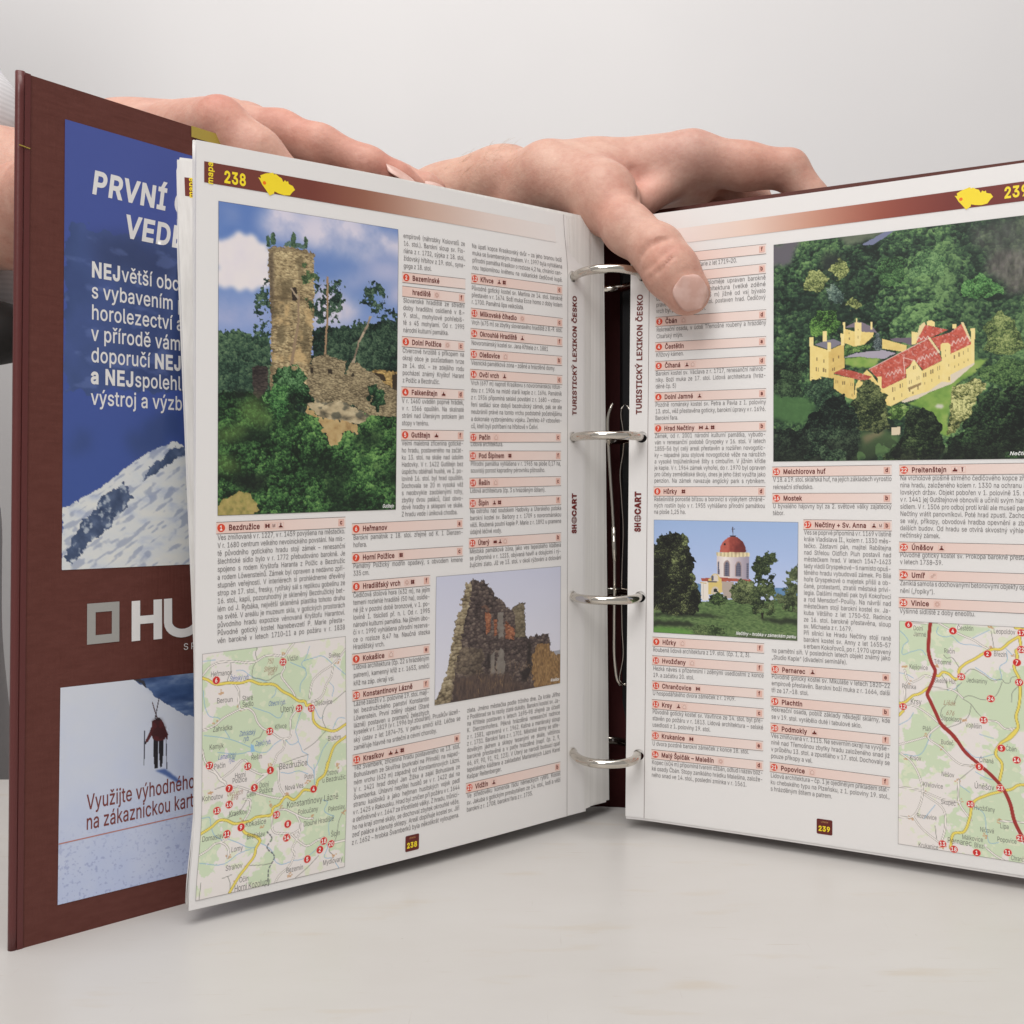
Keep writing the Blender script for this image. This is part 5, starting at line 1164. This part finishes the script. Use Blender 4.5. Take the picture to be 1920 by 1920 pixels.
# ---- the two maps
def paint_map(quad, data, page, Sf, seed, greens):
    c = Canvas(quad, '', .28, seed); c.sat = c.lum = 1.; c.c[:] = (219, 213, 209)
    big = c.fbm(.075, 3, 2) + .22 * (c.fbm(.5, 3, 5) - .5); gcol = (194, 207, 178)
    c.put(np.clip((big - greens) / .012, 0, 1), gcol); c.put(np.clip((c.fbm(.35, 3, 9) - .66) / .02, 0, 1), (209, 214, 188), .8)
    L = [l for l in data.strip().splitlines()]; xy = lambda l: np.array(list(map(float, l.split()[1:]))).reshape(-1, 2) / 1000
    for l in L:
        if l[0] == 'G': c.put(c.soft(xy(l), .35, 2.0, .3), gcol)
    for l in L:
        if l[0] == 'B': c.line(spl(xy(l)), .26, (126, 168, 198), .9)
        if l[0] == 'L': c.put(c.mask(xy(l)), (140, 182, 212))
    for l in L:
        if l[0] == 'K': c.line(spl(xy(l)), .24, (112, 112, 104), .9)
        if l[0] == 'D':
            p = spl(xy(l), 60)
            for i in range(0, len(p) - 2, 4): c.line(p[i:i + 3], .5, (96, 100, 102))
    for l in L:
        if l[0] == 'V':
            for x, y in xy(l):
                for k in range(7): a, b = c.rng.normal(0, .55, 2); c.put((np.abs(c.X - x * c.w - a) < .33) & (np.abs(c.Y - y * c.h - b) < .3), (190, 150, 112), .8)
    for l in L:
        if l[0] == 'W': c.line(spl(xy(l)), .85, (140, 136, 130))
    for l in L:
        if l[0] == 'W': c.line(spl(xy(l)), .5, (228, 222, 216))
    for l in L:
        if l[0] == 'Y': c.line(spl(xy(l)), 1.2, (146, 130, 66))
    for l in L:
        if l[0] == 'Y': c.line(spl(xy(l)), .82, (222, 203, 96))
    for l in L:
        if l[0] == 'R': c.line(spl(xy(l)), 1.45, (150, 48, 44))
    pic = c.build('map', Sf, page); P = Print(Sf)
    for l in L:
        if l[0] == 'N':
            for t in l.split()[1:]:
                n, u, v = t.split(','); u = float(u); v = float(v); P.disc(u, v, 1.62, ink((226, 150, 136)), 5); P.disc(u, v, 1.42, ink((193, 40, 38)), 6)
                w = lay(n, 1.6, off=.02, xs=.8)[2]; P.text(n, u - w / 2, v - .8, 1.6, ink((240, 226, 220)), 7, off=.02, xs=.8)
        if l[0] == 'T':
            col = dict(k=ink((86, 82, 80)), b=ink((52, 92, 164)), r=ink((150, 104, 78)))[l[1]]
            for t in l[3:].split(';'):
                s, u, v, w = t.rsplit(',', 3); big = s in ('Úterý', 'Bezdružice', 'Konstantinovy Lázně', 'Horní Kozolupy', 'Krsy', 'Úněšov', 'Pernarec')
                P.text(s, float(u), float(v), 2.5 if big else 2.05, col, 5, width=float(w), slant=0. if l[1] == 'k' else .2, off=-.004)
    P.build('map_lettering', page)
def spl(p, n=None):
    return spline(p, n or max(8, 6 * len(p))) if len(p) > 2 else p
paint_map(QUAD_BEZ, MAP_BEZ, page_l, left_page, 21, .515)
paint_map(QUAD_NEC, MAP_NEC, page_r, right_page, 23, .56)

# ---- the advertisement inside the left board
def paint_advert():
    c = Canvas(QUAD_MOUNTAIN, SHAPE_MOUNTAIN, .36, 31); c.c = c.ramp(c.y, (66, 82, 160), (62, 82, 158), (54, 82, 156))
    n = c.fbm(.06, 5, 3, 1, .8); c.put(c.mask('cliffs', 3, .3), c.ramp(n, (46, 62, 112), (60, 80, 132), (72, 92, 160)), .9); c.put(c.soft('dark1', 3, 6, .15), (46, 58, 96), .6)
    for k in ('dark2', 'dark3'): c.put(c.soft(k, 2.5, 6, .2), (50, 70, 118), .6)
    r = np.clip((c.fbm(.16, 5, 8, .6, 1.2) - .60) * 9, 0, 1); c.put(c.mask('cliffs'), (108, 128, 190), .35 * r)
    s = c.fbm(.22, 5, 12, .7, 1.5) ; sn = c.ramp(np.clip(s * 1.3 - .1 + (c.y - .85) * .6, 0, 1), (168, 180, 206), (210, 214, 216), (220, 220, 214)); c.put(c.mask('snow', 1.2, .4), sn)
    X, Yy = c.X, c.Y; d = X * .6 + Yy * .9; st = np.clip((c.vn(d * .9, (X - Yy) * .16, 5) * .6 + c.fbm(.3, 3, 19) * .5 - .62) * 9, 0, 1); c.put(c.mask('snow', 1), (120, 134, 170), .5 * st)
    for k in ('rockA', 'rockB', 'rockC'): c.put(c.mask(k, 1.6, .5), c.ramp(c.fbm(.4, 4, 15), (40, 56, 88), (58, 76, 112), (98, 116, 150)), .95)
    w = np.clip((c.fbm(.45, 4, 33) - .62) * 9, 0, 1); c.put(c.mask('rockA') & (c.y > .78), (190, 198, 206), .8 * w)
    c.build('photograph', left_cover, front, False)
    c = Canvas(QUAD_SNOWFIELD, SHAPE_SNOWFIELD, .25, 33); n = c.fbm(.12, 4); c.c = c.ramp(np.clip(c.y + (n - .5) * .5, 0, 1), (206, 211, 222), (198, 206, 226), (182, 194, 226))
    c.put(c.mask('hills', 1, .4), c.ramp(np.clip(c.fbm(.2, 5, 5, .6, 1.6) * 1.4 - .2, 0, 1), (40, 62, 108), (78, 104, 152), (166, 184, 208))); c.put(c.mask('hilldark', 1, .5), (52, 52, 62)); c.put(c.soft('ridge', 1), (54, 84, 136), .6)
    t = np.clip((c.fbm(1.1, 3, 9) - .63) * 9, 0, 1); c.put(np.maximum(c.soft('shade', 6, 6, .1) * .8, c.soft('trail', 8, 6, .1)), (136, 148, 194), .7 * t); c.put(c.soft('trail', 3, 3), (196, 204, 230), .4)
    c.put(c.soft('shadow', .3), (64, 92, 158), .9)
    for k, col in (('legL', (36, 32, 36)), ('legR', (38, 34, 38)), ('armL', (92, 34, 38)), ('armR', (84, 32, 38)), ('pack', (88, 34, 36)), ('head', (40, 32, 32)), ('hand', (30, 26, 28)), ('pole1', (70, 70, 84)), ('pole2', (70, 70, 84)), ('ski1', (86, 60, 62)), ('ski2', (66, 54, 62))): c.put(c.mask(k), col)
    c.put(c.soft('pack', .6, 1), (50, 26, 28), .5 * (c.fbm(.7, 3, 7) > .5)); c.build('photograph', left_cover, front, False)
    P = Print(left_cover); W = ink((214, 212, 210)); G = ink((150, 148, 144))
    P.text('PRVNÍ OBCHOD', 28.3, 282.2, 8.4, W, 6, off=.03, slant=.12, xs=.80)
    P.text('VEDENÍ', 42.0, 267.9, 8.4, W, 6, off=.03, slant=.12, xs=.80)
    for i, (b, r) in enumerate((('NEJ', 'větší obchod'), ('', 's vybavením pro'), ('', 'horolezectví a'), ('', 'v přírodě vám'), ('', 'doporučí '), ('a NEJ', 'spolehlivější'), ('', 'výstroj a výzbroj'))):
        y = 249.9 - i * 8.2; x = 28.4
        if b: x += P.text(b, x, y, 5.6, W, 6, off=.030, xs=.76)
        x += P.text(r, x, y, 5.6, W, 6, off=.010, xs=.74) if b == '' or 1 else 0
        if i == 4: P.text('NEJvyšší', x, y, 5.6, W, 6, off=.030, xs=.76)
    P.build('lettering', front); P = Print(left_cover)
    for a in ((27.4, 108.8, 40.1, 112.1), (27.4, 120.9, 40.1, 124.4), (27.4, 112.1, 30.7, 120.9), (37.1, 112.1, 40.1, 120.9)): P.rect(*a, G, 4)
    for a in ((45.1, 108.3, 48.6, 124.1), (54.2, 108.1, 57.8, 124.0), (48.6, 114.8, 54.2, 118.0)): P.rect(*a, W, 4)
    k = np.linspace(math.pi, 2 * math.pi, 14); U = [(60.4, 124)] + [(60.4 + 6.6 + 6.6 * math.cos(a), 114.5 + 5.0 * math.sin(a)) for a in k] + [(73.6, 124)]; P.line(U, 3.5, W, 4)
    P.text('S P O R T', 67.0, 102.6, 2.6, W, 5, xs=1.0)
    P.build('sports_emblem', front); P = Print(left_cover); M = ink((116, 58, 54))
    P.text('Využijte výhodného', 27.5, 46.0, 5.6, M, 6, off=.008, xs=.8, width=44.2); P.text('na zákaznickou kartu', 27.3, 38.4, 5.6, M, 6, off=.008, xs=.8, width=46.5)
    P.line([(17.2, 35.3), (40, 35.4), (80, 35.5), (115, 35.6)], .45, ink((176, 120, 112)), 6)
    P.build('slogan', front)
paint_advert()

# ------------------------------------------------------------------ the person: two arms and hands modelled as one soft field, skinned by surface nets
def P3(x, y, d): return np.array([(x - 960) / 1920 * d, d, HC - (y - 925) / 1920 * d])
def cone_field(p, a, b, ra, rb, flat=None):
    """signed distance to a rounded cone; flat = (direction, factor) squeezes it along that direction"""
    a = np.asarray(a, float); b = np.asarray(b, float)
    if flat is not None:
        n = np.asarray(flat[0], float); n = n / np.linalg.norm(n); k = 1 / flat[1] - 1
        sq = lambda q: q + ((q - a) @ n)[..., None] * n * k
        p = sq(p); b = sq(b)
    e = b - a; t = np.clip(((p - a) @ e) / (e @ e + 1e-12), 0, 1)
    d = np.linalg.norm(p - a - t[..., None] * e, axis=-1) - (ra + (rb - ra) * t)
    return d * (flat[1] ** .5 if flat is not None else 1)
def smin(a, b, k):
    h = np.clip(.5 + .5 * (b - a) / k, 0, 1); return b * (1 - h) + a * h - k * h * (1 - h)
class Field:
    def __init__(s, lo, hi, step):
        s.lo = np.array(lo, float); s.h = step; s.n = np.ceil((np.array(hi) - s.lo) / step).astype(int) + 1
        g = np.meshgrid(*[s.lo[i] + np.arange(s.n[i]) * step for i in range(3)], indexing='ij'); s.p = np.stack(g, -1); s.d = np.full(s.n, 1.)
    def cone(s, a, b, ra, rb, k=.006, flat=None, cut=False):
        a = np.asarray(a); b = np.asarray(b); m = max(ra, rb) + .03; lo = np.minimum(a, b) - m; hi = np.maximum(a, b) + m
        i0 = np.clip(((lo - s.lo) / s.h).astype(int), 0, s.n); i1 = np.clip(((hi - s.lo) / s.h).astype(int) + 2, 0, s.n)
        if np.any(i1 <= i0): return
        q = tuple(slice(i, j) for i, j in zip(i0, i1)); f = cone_field(s.p[q], a, b, ra, rb, flat)
        s.d[q] = -smin(-s.d[q], f, k) if cut else smin(s.d[q], f, k)
    def chain(s, pts, r, k=.006, flat=None):
        for i in range(len(pts) - 1): s.cone(pts[i], pts[i + 1], r[i], r[i + 1], k, flat)
    def groove(s, pts, w, depth):
        """a shallow crease along a polyline on the skin"""
        pts = [np.asarray(q, float) for q in pts]
        for a, b in zip(pts, pts[1:]):
            m = 4 * w; lo = np.minimum(a, b) - m; hi = np.maximum(a, b) + m
            i0 = np.clip(((lo - s.lo) / s.h).astype(int), 0, s.n); i1 = np.clip(((hi - s.lo) / s.h).astype(int) + 2, 0, s.n); q = tuple(slice(i, j) for i, j in zip(i0, i1))
            e = b - a; t = np.clip(((s.p[q] - a) @ e) / (e @ e + 1e-12), 0, 1); r = np.linalg.norm(s.p[q] - a - t[..., None] * e, axis=-1)
            s.d[q] += depth * np.exp(-(r / w) ** 2) * .8
    def surf(s, x, y, d0=.40, d1=.62):
        """the point of the skin first met by the line of sight through (x, y)"""
        for d in np.arange(d0, d1, .0004):
            q = P3(x, y, d); i = np.round((q - s.lo) / s.h).astype(int)
            if np.all(i >= 0) and np.all(i < s.n) and s.d[tuple(i)] < 0: return q
        return P3(x, y, d1)
    def mesh(s):
        d = s.d; ins = d < 0; nx, ny, nz = d.shape
        c = np.zeros((nx - 1, ny - 1, nz - 1), int)
        for i in (0, 1):
            for j in (0, 1):
                for k in (0, 1): c += ins[i:nx - 1 + i, j:ny - 1 + j, k:nz - 1 + k]
        act = (c > 0) & (c < 8); idx = np.full(act.shape, -1); I = np.argwhere(act); idx[act] = np.arange(len(I))
        acc = np.zeros((len(I), 3)); cnt = np.zeros(len(I))
        for ax in range(3):
            for u in (0, 1):
                for v in (0, 1):
                    o = np.zeros(3, int); o[(ax + 1) % 3] = u; o[(ax + 2) % 3] = v; q = o.copy(); q[ax] = 1
                    A = d[tuple((I + o).T)]; B = d[tuple((I + q).T)]; m = (A < 0) != (B < 0); t = np.where(m, A / (A - B + 1e-20), 0)
                    pt = np.broadcast_to(o, (len(I), 3)).astype(float).copy(); pt[:, ax] += t; acc += pt * m[:, None]; cnt += m
        V = s.lo + (I + acc / cnt[:, None]) * s.h; F = []
        for ax in range(3):
            b, c2 = (ax + 1) % 3, (ax + 2) % 3; sl = [slice(None)] * 3; sl[ax] = slice(0, -1); A = ins[tuple(sl)]; sl[ax] = slice(1, None); B = ins[tuple(sl)]
            E = np.argwhere(A != B); E = E[(E[:, b] > 0) & (E[:, c2] > 0) & (E[:, b] < d.shape[b] - 1) & (E[:, c2] < d.shape[c2] - 1)]
            f = []
            for u, v in ((1, 1), (0, 1), (0, 0), (1, 0)): q = E.copy(); q[:, b] -= u; q[:, c2] -= v; f.append(idx[tuple(q.T)])
            f = np.stack(f, -1); fl = A[tuple(E.T)]; f[~fl] = f[~fl][:, ::-1]; F.append(f)
        return V, np.concatenate(F)

def skin_material():
    m = mat('skin', (.55, .33, .25), .52, spec=.32); n, l, b = nodes(m)
    noise_mix(m, (.50, .255, .195), (.645, .415, .325), 62, 8, (1, 1, 1), .30, .70, .72)
    b.inputs['Subsurface Weight'].default_value = .12; b.inputs['Subsurface Radius'].default_value = (.9, .35, .2); b.inputs['Subsurface Scale'].default_value = .006
    bump(m, 260, .30, .0010, detail=6); bump(m, 900, .25, .0005)
    a = n.new('ShaderNodeVertexColor'); a.layer_name = 'Col'; mx = n.new('ShaderNodeMix'); mx.data_type = 'RGBA'; mx.blend_type = 'MULTIPLY'; mx.inputs[0].default_value = 1
    src = b.inputs['Base Color'].links[0].from_socket; l.new(src, mx.inputs[6]); l.new(a.outputs['Color'], mx.inputs[7]); l.new(mx.outputs[2], b.inputs['Base Color'])
    return m
skin = skin_material()
nail_m = mat('fingernail', (.62, .40, .34), .28, spec=.5); noise_mix(nail_m, (.58, .35, .29), (.66, .44, .38), 120, 3)

# ---- the arm that reaches to the middle: thumb on the right page, fingers over the right board
F1 = Field((-.10, .44, .235), (.185, .66, .385), .00125)
wrist_a, wrist_b = P3(845, 398, .585), P3(985, 382, .560)
F1.cone(P3(700, 470, .63), wrist_a, .035, .029, .01, ((0, .35, .9), .86))
F1.cone(wrist_a, P3(945, 360, .570), .029, .0275, .006, ((0, .35, .9), .84)); F1.cone(P3(945, 360, .570), P3(1010, 378, .560), .0265, .0205, .004, ((0, .35, .9), .84))
# back of the hand
knuck_i = P3(1300, 298, .548); knuck_m = P3(1320, 314, .572); knuck_r = P3(1300, 334, .594)
F1.cone(wrist_b, knuck_i, .0180, .0135, .003); F1.cone(wrist_b, knuck_m, .0185, .0130, .003); F1.cone(wrist_b, knuck_r, .0190, .012, .003)
F1.cone(P3(1080, 326, .555), P3(1260, 308, .555), .0165, .0135, .012)
# index finger: along, bend, down behind the board
pip = P3(1478, 318, .544); dip = P3(1522, 372, .541)
F1.chain([knuck_i, P3(1395, 312, .546), pip], [.0140, .0118, .0106], .006); F1.chain([pip, dip, P3(1538, 430, .540)], [.0106, .0088, .008], .003)
F1.chain([knuck_m, P3(1400, 345, .575), P3(1425, 400, .566), P3(1420, 470, .560)], [.0125, .0105, .009, .008], .005)
F1.chain([knuck_r, P3(1370, 360, .596), P3(1385, 420, .585), P3(1380, 480, .575)], [.012, .0100, .009, .008], .005)
F1.chain([P3(1200, 340, .600), P3(1310, 385, .605), P3(1330, 440, .592)], [.0115, .009, .008], .006)
# palm under the knuckles and the fold of the thumb web
F1.cone(P3(1180, 345, .56), P3(1300, 345, .565), .016, .013, .010)
F1.cone(P3(1200, 385, .535), P3(1262, 335, .548), .0075, .010, .006)
# thumb: base, joint, tip pressed on the page
cmc = P3(1030, 340, .548); mcp = P3(1130, 372, .522); ip = P3(1232, 470, .489); tip = P3(1288, 548, .4805)
F1.cone(P3(975, 392, .562), cmc, .020, .0195, .005); F1.cone(cmc, mcp, .0200, .0152, .008); F1.cone(P3(1110, 330, .552), mcp, .016, .0145, .012)
F1.chain([mcp, P3(1178, 430, .503), ip], [.0148, .0112, .0122], .008); F1.chain([ip, P3(1258, 508, .4835), tip], [.0126, .0128, .0110], .004, None)
for a in (((1205, 470), (1212, 462), (1236, 450), (1254, 448)), ((1203, 512), (1222, 498), (1246, 478), (1262, 462)), ((1218, 522), (1240, 505), (1262, 482)), ((1196, 500), (1206, 476), (1232, 458), (1250, 452))):
    F1.groove([F1.surf(x, y) for x, y in a], .0010, .0015)
F1.groove([F1.surf(x, y) for x, y in ((1186, 318), (1192, 335), (1199, 352), (1199, 366), (1197, 376))], .0018, .0022)
for dx in (-12, -5, 6): F1.groove([F1.surf(1182 + dx, 306 + abs(dx)), F1.surf(1190 + dx, 330)], .0008, .0004)
view = lambda p: (np.array([0, 0, HC]) - p) / np.linalg.norm(np.array([0, 0, HC]) - p)
unit = lambda q: q / np.linalg.norm(q)
nc = F1.surf(1297, 548); al = unit(F1.surf(1308, 568) - F1.surf(1280, 522)); ou = view(nc) + np.array([.16, 0, .22]); sd = unit(np.cross(ou, al)); ou = unit(np.cross(al, sd))
rim = [(a, b) for a, b in ((.40, -.50), (.0, -.53), (-.34, -.48), (-.50, -.30), (-.55, 0), (-.50, .30), (-.34, .48), (0, .53), (.40, .50))]
rim = [nc + al * (a * .0178) + sd * (b * .0166) - ou * (.0009 + .0026 * (2 * b) ** 2 * .9) for a, b in rim]
F1.groove(rim, .0011, .0016)
V1, Q1 = F1.mesh()
# ---- the other arm: hand over the left board, fingers along the tops of the leaves
F2 = Field((-.36, .39, .22), (.00, .70, .375), .00125)
F2.chain([P3(-70, 408, .66), P3(60, 410, .62), P3(200, 330, .545)], [.036, .033, .028], .01, ((0, .3, .95), .9))
h_w = P3(240, 300, .525); k1 = P3(300, 262, .488); k2 = P3(420, 248, .500); k3 = P3(460, 250, .518)
F2.cone(P3(200, 330, .545), h_w, .028, .026, .01); F2.cone(h_w, k1, .026, .016, .01); F2.cone(h_w, k2, .026, .016, .01); F2.cone(h_w, k3, .025, .015, .01)
F2.cone(P3(330, 258, .476), P3(395, 240, .458), .0155, .0115, .010)
# first digit: over the board, knuckle high, then down between leaves and board
ka = P3(412, 232, .447)
F2.chain([P3(330, 258, .472), ka], [.0150, .0112], .006); F2.chain([ka, P3(480, 292, .448), P3(545, 352, .452)], [.0112, .0118, .0098], .004)
# second: along the tops, nail at the end
F2.chain([k2, P3(525, 250, .497), P3(600, 275, .492), P3(690, 314, .494), P3(742, 338, .498), P3(772, 352, .500)], [.0150, .0105, .0098, .0092, .0082, .0066], .005)
# third: behind it, tip showing beyond
F2.chain([k3, P3(560, 268, .516), P3(660, 305, .512), P3(745, 338, .512), P3(800, 352, .512), P3(818, 358, .512)], [.0140, .0100, .0088, .0084, .0068, .0052], .004)
F2.groove([P3(402, 196, .441), P3(398, 212, .438), P3(390, 232, .436)], .0012, .0006); F2.groove([P3(392, 256, .440), P3(398, 240, .437)], .0018, .0010)
V2, Q2 = F2.mesh()
# ---- shoulders and trunk, hidden in the clothes
F3 = Field((-.95, .40, .12), (-.04, 1.0, .95), .010)
F3.cone((-.60, .74, .30), (-.62, .78, .62), .125, .15, .05, ((0, 1, 0), .72)); F3.chain([(-.53, .70, .74), (-.50, .68, .50), P3(-60, 408, .66)], [.06, .050, .034], .01); F3.chain([(-.72, .66, .74), (-.66, .60, .52), (-.42, .64, .37), P3(700, 492, .63)], [.06, .052, .046, .036], .02)
V3, Q3 = F3.mesh()
def tint(V, spots, base=(1, 1, 1)):
    c = np.ones((len(V), 3)) * base
    for p, r, col, a in spots:
        w = a * np.exp(-((np.linalg.norm(V - p, axis=1) / r) ** 2))[:, None]; c = c * (1 - w) + c * np.array(col) * w
    return np.clip(c, 0, 1)
PINK = (1., .74, .70)
c1 = tint(V1, [(P3(1150, 385, .505), .012, PINK, .5), (P3(1240, 480, .475), .011, (1, .76, .70), .5), (P3(1190, 340, .535), .016, (1, .72, .72), .55), (P3(1300, 275, .535), .020, (.86, .80, .86), .5), (P3(1420, 320, .535), .018, PINK, .5), (P3(1310, 565, .470), .008, (1, .74, .70), .6), (P3(880, 320, .56), .04, (1., .98, .92), .6)])
c2 = tint(V2, [(P3(412, 200, .44), .010, (1, .70, .68), .6), (P3(540, 225, .49), .012, PINK, .5), (P3(740, 330, .49), .014, (1, .70, .68), .6), (P3(620, 300, .485), .02, (1, .80, .78), .5)], (1, .93, .92))
person = tag(empty('person'), 'person in a pale striped shirt holding the binder open with both hands', 'person')
o1, o2 = len(V1), len(V1) + len(V2)
body = mesh('body', np.concatenate([V1, V2, V3]), np.concatenate([Q1, Q2 + o1, Q3 + o2]), skin, person, True, np.concatenate([c1, c2, np.ones((len(V3), 3))]))
sm_ = body.modifiers.new('soften', 'SMOOTH'); sm_.factor = .5; sm_.iterations = 4
def nail(name, c, along, side, out, L, W, bend, m=nail_m, free=.12):
    """a curved nail plate: rounded at the root, free edge in front"""
    along, side, out = [np.asarray(q, float) / np.linalg.norm(q) for q in (along, side, out)]; V = []; n = 29; k = 21
    for i in range(n):
        t = math.sin((i / (n - 1) - .5) * math.pi)
        for j in range(k):
            u = j / (k - 1) * 2 - 1; w = max(1 - abs(t) ** 2.9, .0004) ** (1 / 2.9) * W / 2
            a = t * L / 2 * (1 - .10 * u * u * (1 if t > 0 else 1.6))
            V.append(c + along * a + side * (u * w) - out * (bend * u * u + .04 * L * t * t))
    o = mesh(name, V, grid_faces(n, k), m, body, True); so = o.modifiers.new('thick', 'SOLIDIFY'); so.thickness = .0005; so.offset = -1; return o
nail('fingernail', nc + ou * .0009, al, sd, ou, .0172, .0158, .0026)
for (x, y, d), (ax, ay, bx, by), L, W in (((752, 322, .4872), (726, 306, 776, 338), .0165, .0092), ((808, 338, .5060), (784, 326, 836, 350), .0160, .0085), ((792, 330, .5190), (770, 322, 826, 338), .0130, .0080)):
    c = P3(x, y, d); al = P3(bx, by, d + .001) - P3(ax, ay, d); ou = np.array([.15, -.55, .9]); nail('fingernail', c, al, np.cross(ou, al), ou, L, W, .0016)
# fine hair on the forearm and the backs of the hands
def hairs(F, boxes, n, seed):
    r = random.Random(seed); parts = []
    for x0, y0, x1, y1, k in boxes:
        for _ in range(int(n * k)):
            p = F.surf(r.uniform(x0, x1), r.uniform(y0, y1))
            if p[1] > .615: continue
            q = unit(np.array([.8, -.25 + r.gauss(0, .2), .35 + r.gauss(0, .3)])); L = r.uniform(.004, .009)
            parts.append(tube([p, p + q * L * .5 + [0, 0, .0006], p + q * L], [.00005, .00004, .00001], 4))
    return parts
hp = hairs(F1, ((830, 272, 980, 335, 1),), 70, 3)
if hp: mesh('hair', *join(hp), mat('fair_hair', (.50, .34, .20), .5), body)
# clothes
shirt_m = mat('striped_shirt', (.55, .54, .54), .8); n_, l_, b_ = nodes(shirt_m); tc = n_.new('ShaderNodeTexCoord'); wv = n_.new('ShaderNodeTexWave'); wv.bands_direction = 'Z'; wv.inputs['Scale'].default_value = 95; wv.inputs['Distortion'].default_value = 1.5; rp = n_.new('ShaderNodeValToRGB')
rp.color_ramp.elements[0].color = (.56, .55, .56, 1); rp.color_ramp.elements[1].color = (.64, .63, .64, 1); l_.new(tc.outputs['Object'], wv.inputs['Vector']); l_.new(wv.outputs['Color'], rp.inputs[0]); l_.new(rp.outputs[0], b_.inputs['Base Color'])
FS = Field((-1.0, .40, .20), (-.25, 1.05, 1.0), .010)
FS.cone((-.60, .74, .36), (-.62, .78, .64), .135, .165, .05, ((0, 1, 0), .74)); FS.chain([(-.53, .71, .76), (-.50, .69, .54), (-.50, .69, .50)], [.075, .064, .054], .03); FS.chain([(-.56, .72, .60), P3(-170, 140, .69), P3(-68, 226, .672)], [.07, .050, .040], .02); FS.chain([(-.74, .68, .76), (-.68, .62, .56), (-.55, .60, .44)], [.075, .068, .060], .03)
FS.cone((-.352, .72, .315), (-.47, .74, .36), .034, .06, .03)
vs_, qs_ = FS.mesh(); mesh('shirt', vs_, qs_, shirt_m, person, True).modifiers.new('soften', 'SMOOTH').iterations = 3
FB = Field((-.85, .50, .18), (-.25, .95, .40), .008); FB.cone((-.56, .70, .270), (-.330, .645, .268), .10, .034, .03, ((0, 0, 1), .60))
vb, qb = FB.mesh(); mesh('belt', vb, qb, mat('black_webbing', (.020, .018, .017), .7), person, True)
FT = Field((-.95, .50, -.70), (-.20, 1.0, .26), .014); FT.chain([(-.58, .76, .20), (-.52, .76, -.05), (-.50, .76, -.66)], [.15, .12, .09], .04); FT.chain([(-.66, .78, .20), (-.70, .80, -.66)], [.14, .09], .04); FT.cone((-.47, .74, .14), (-.50, .75, -.3), .09, .09, .05)
vt, qt = FT.mesh(); tm = mat('grey_trousers', (.26, .245, .245), .85); mesh('trousers', vt, qt, tm, person, True)
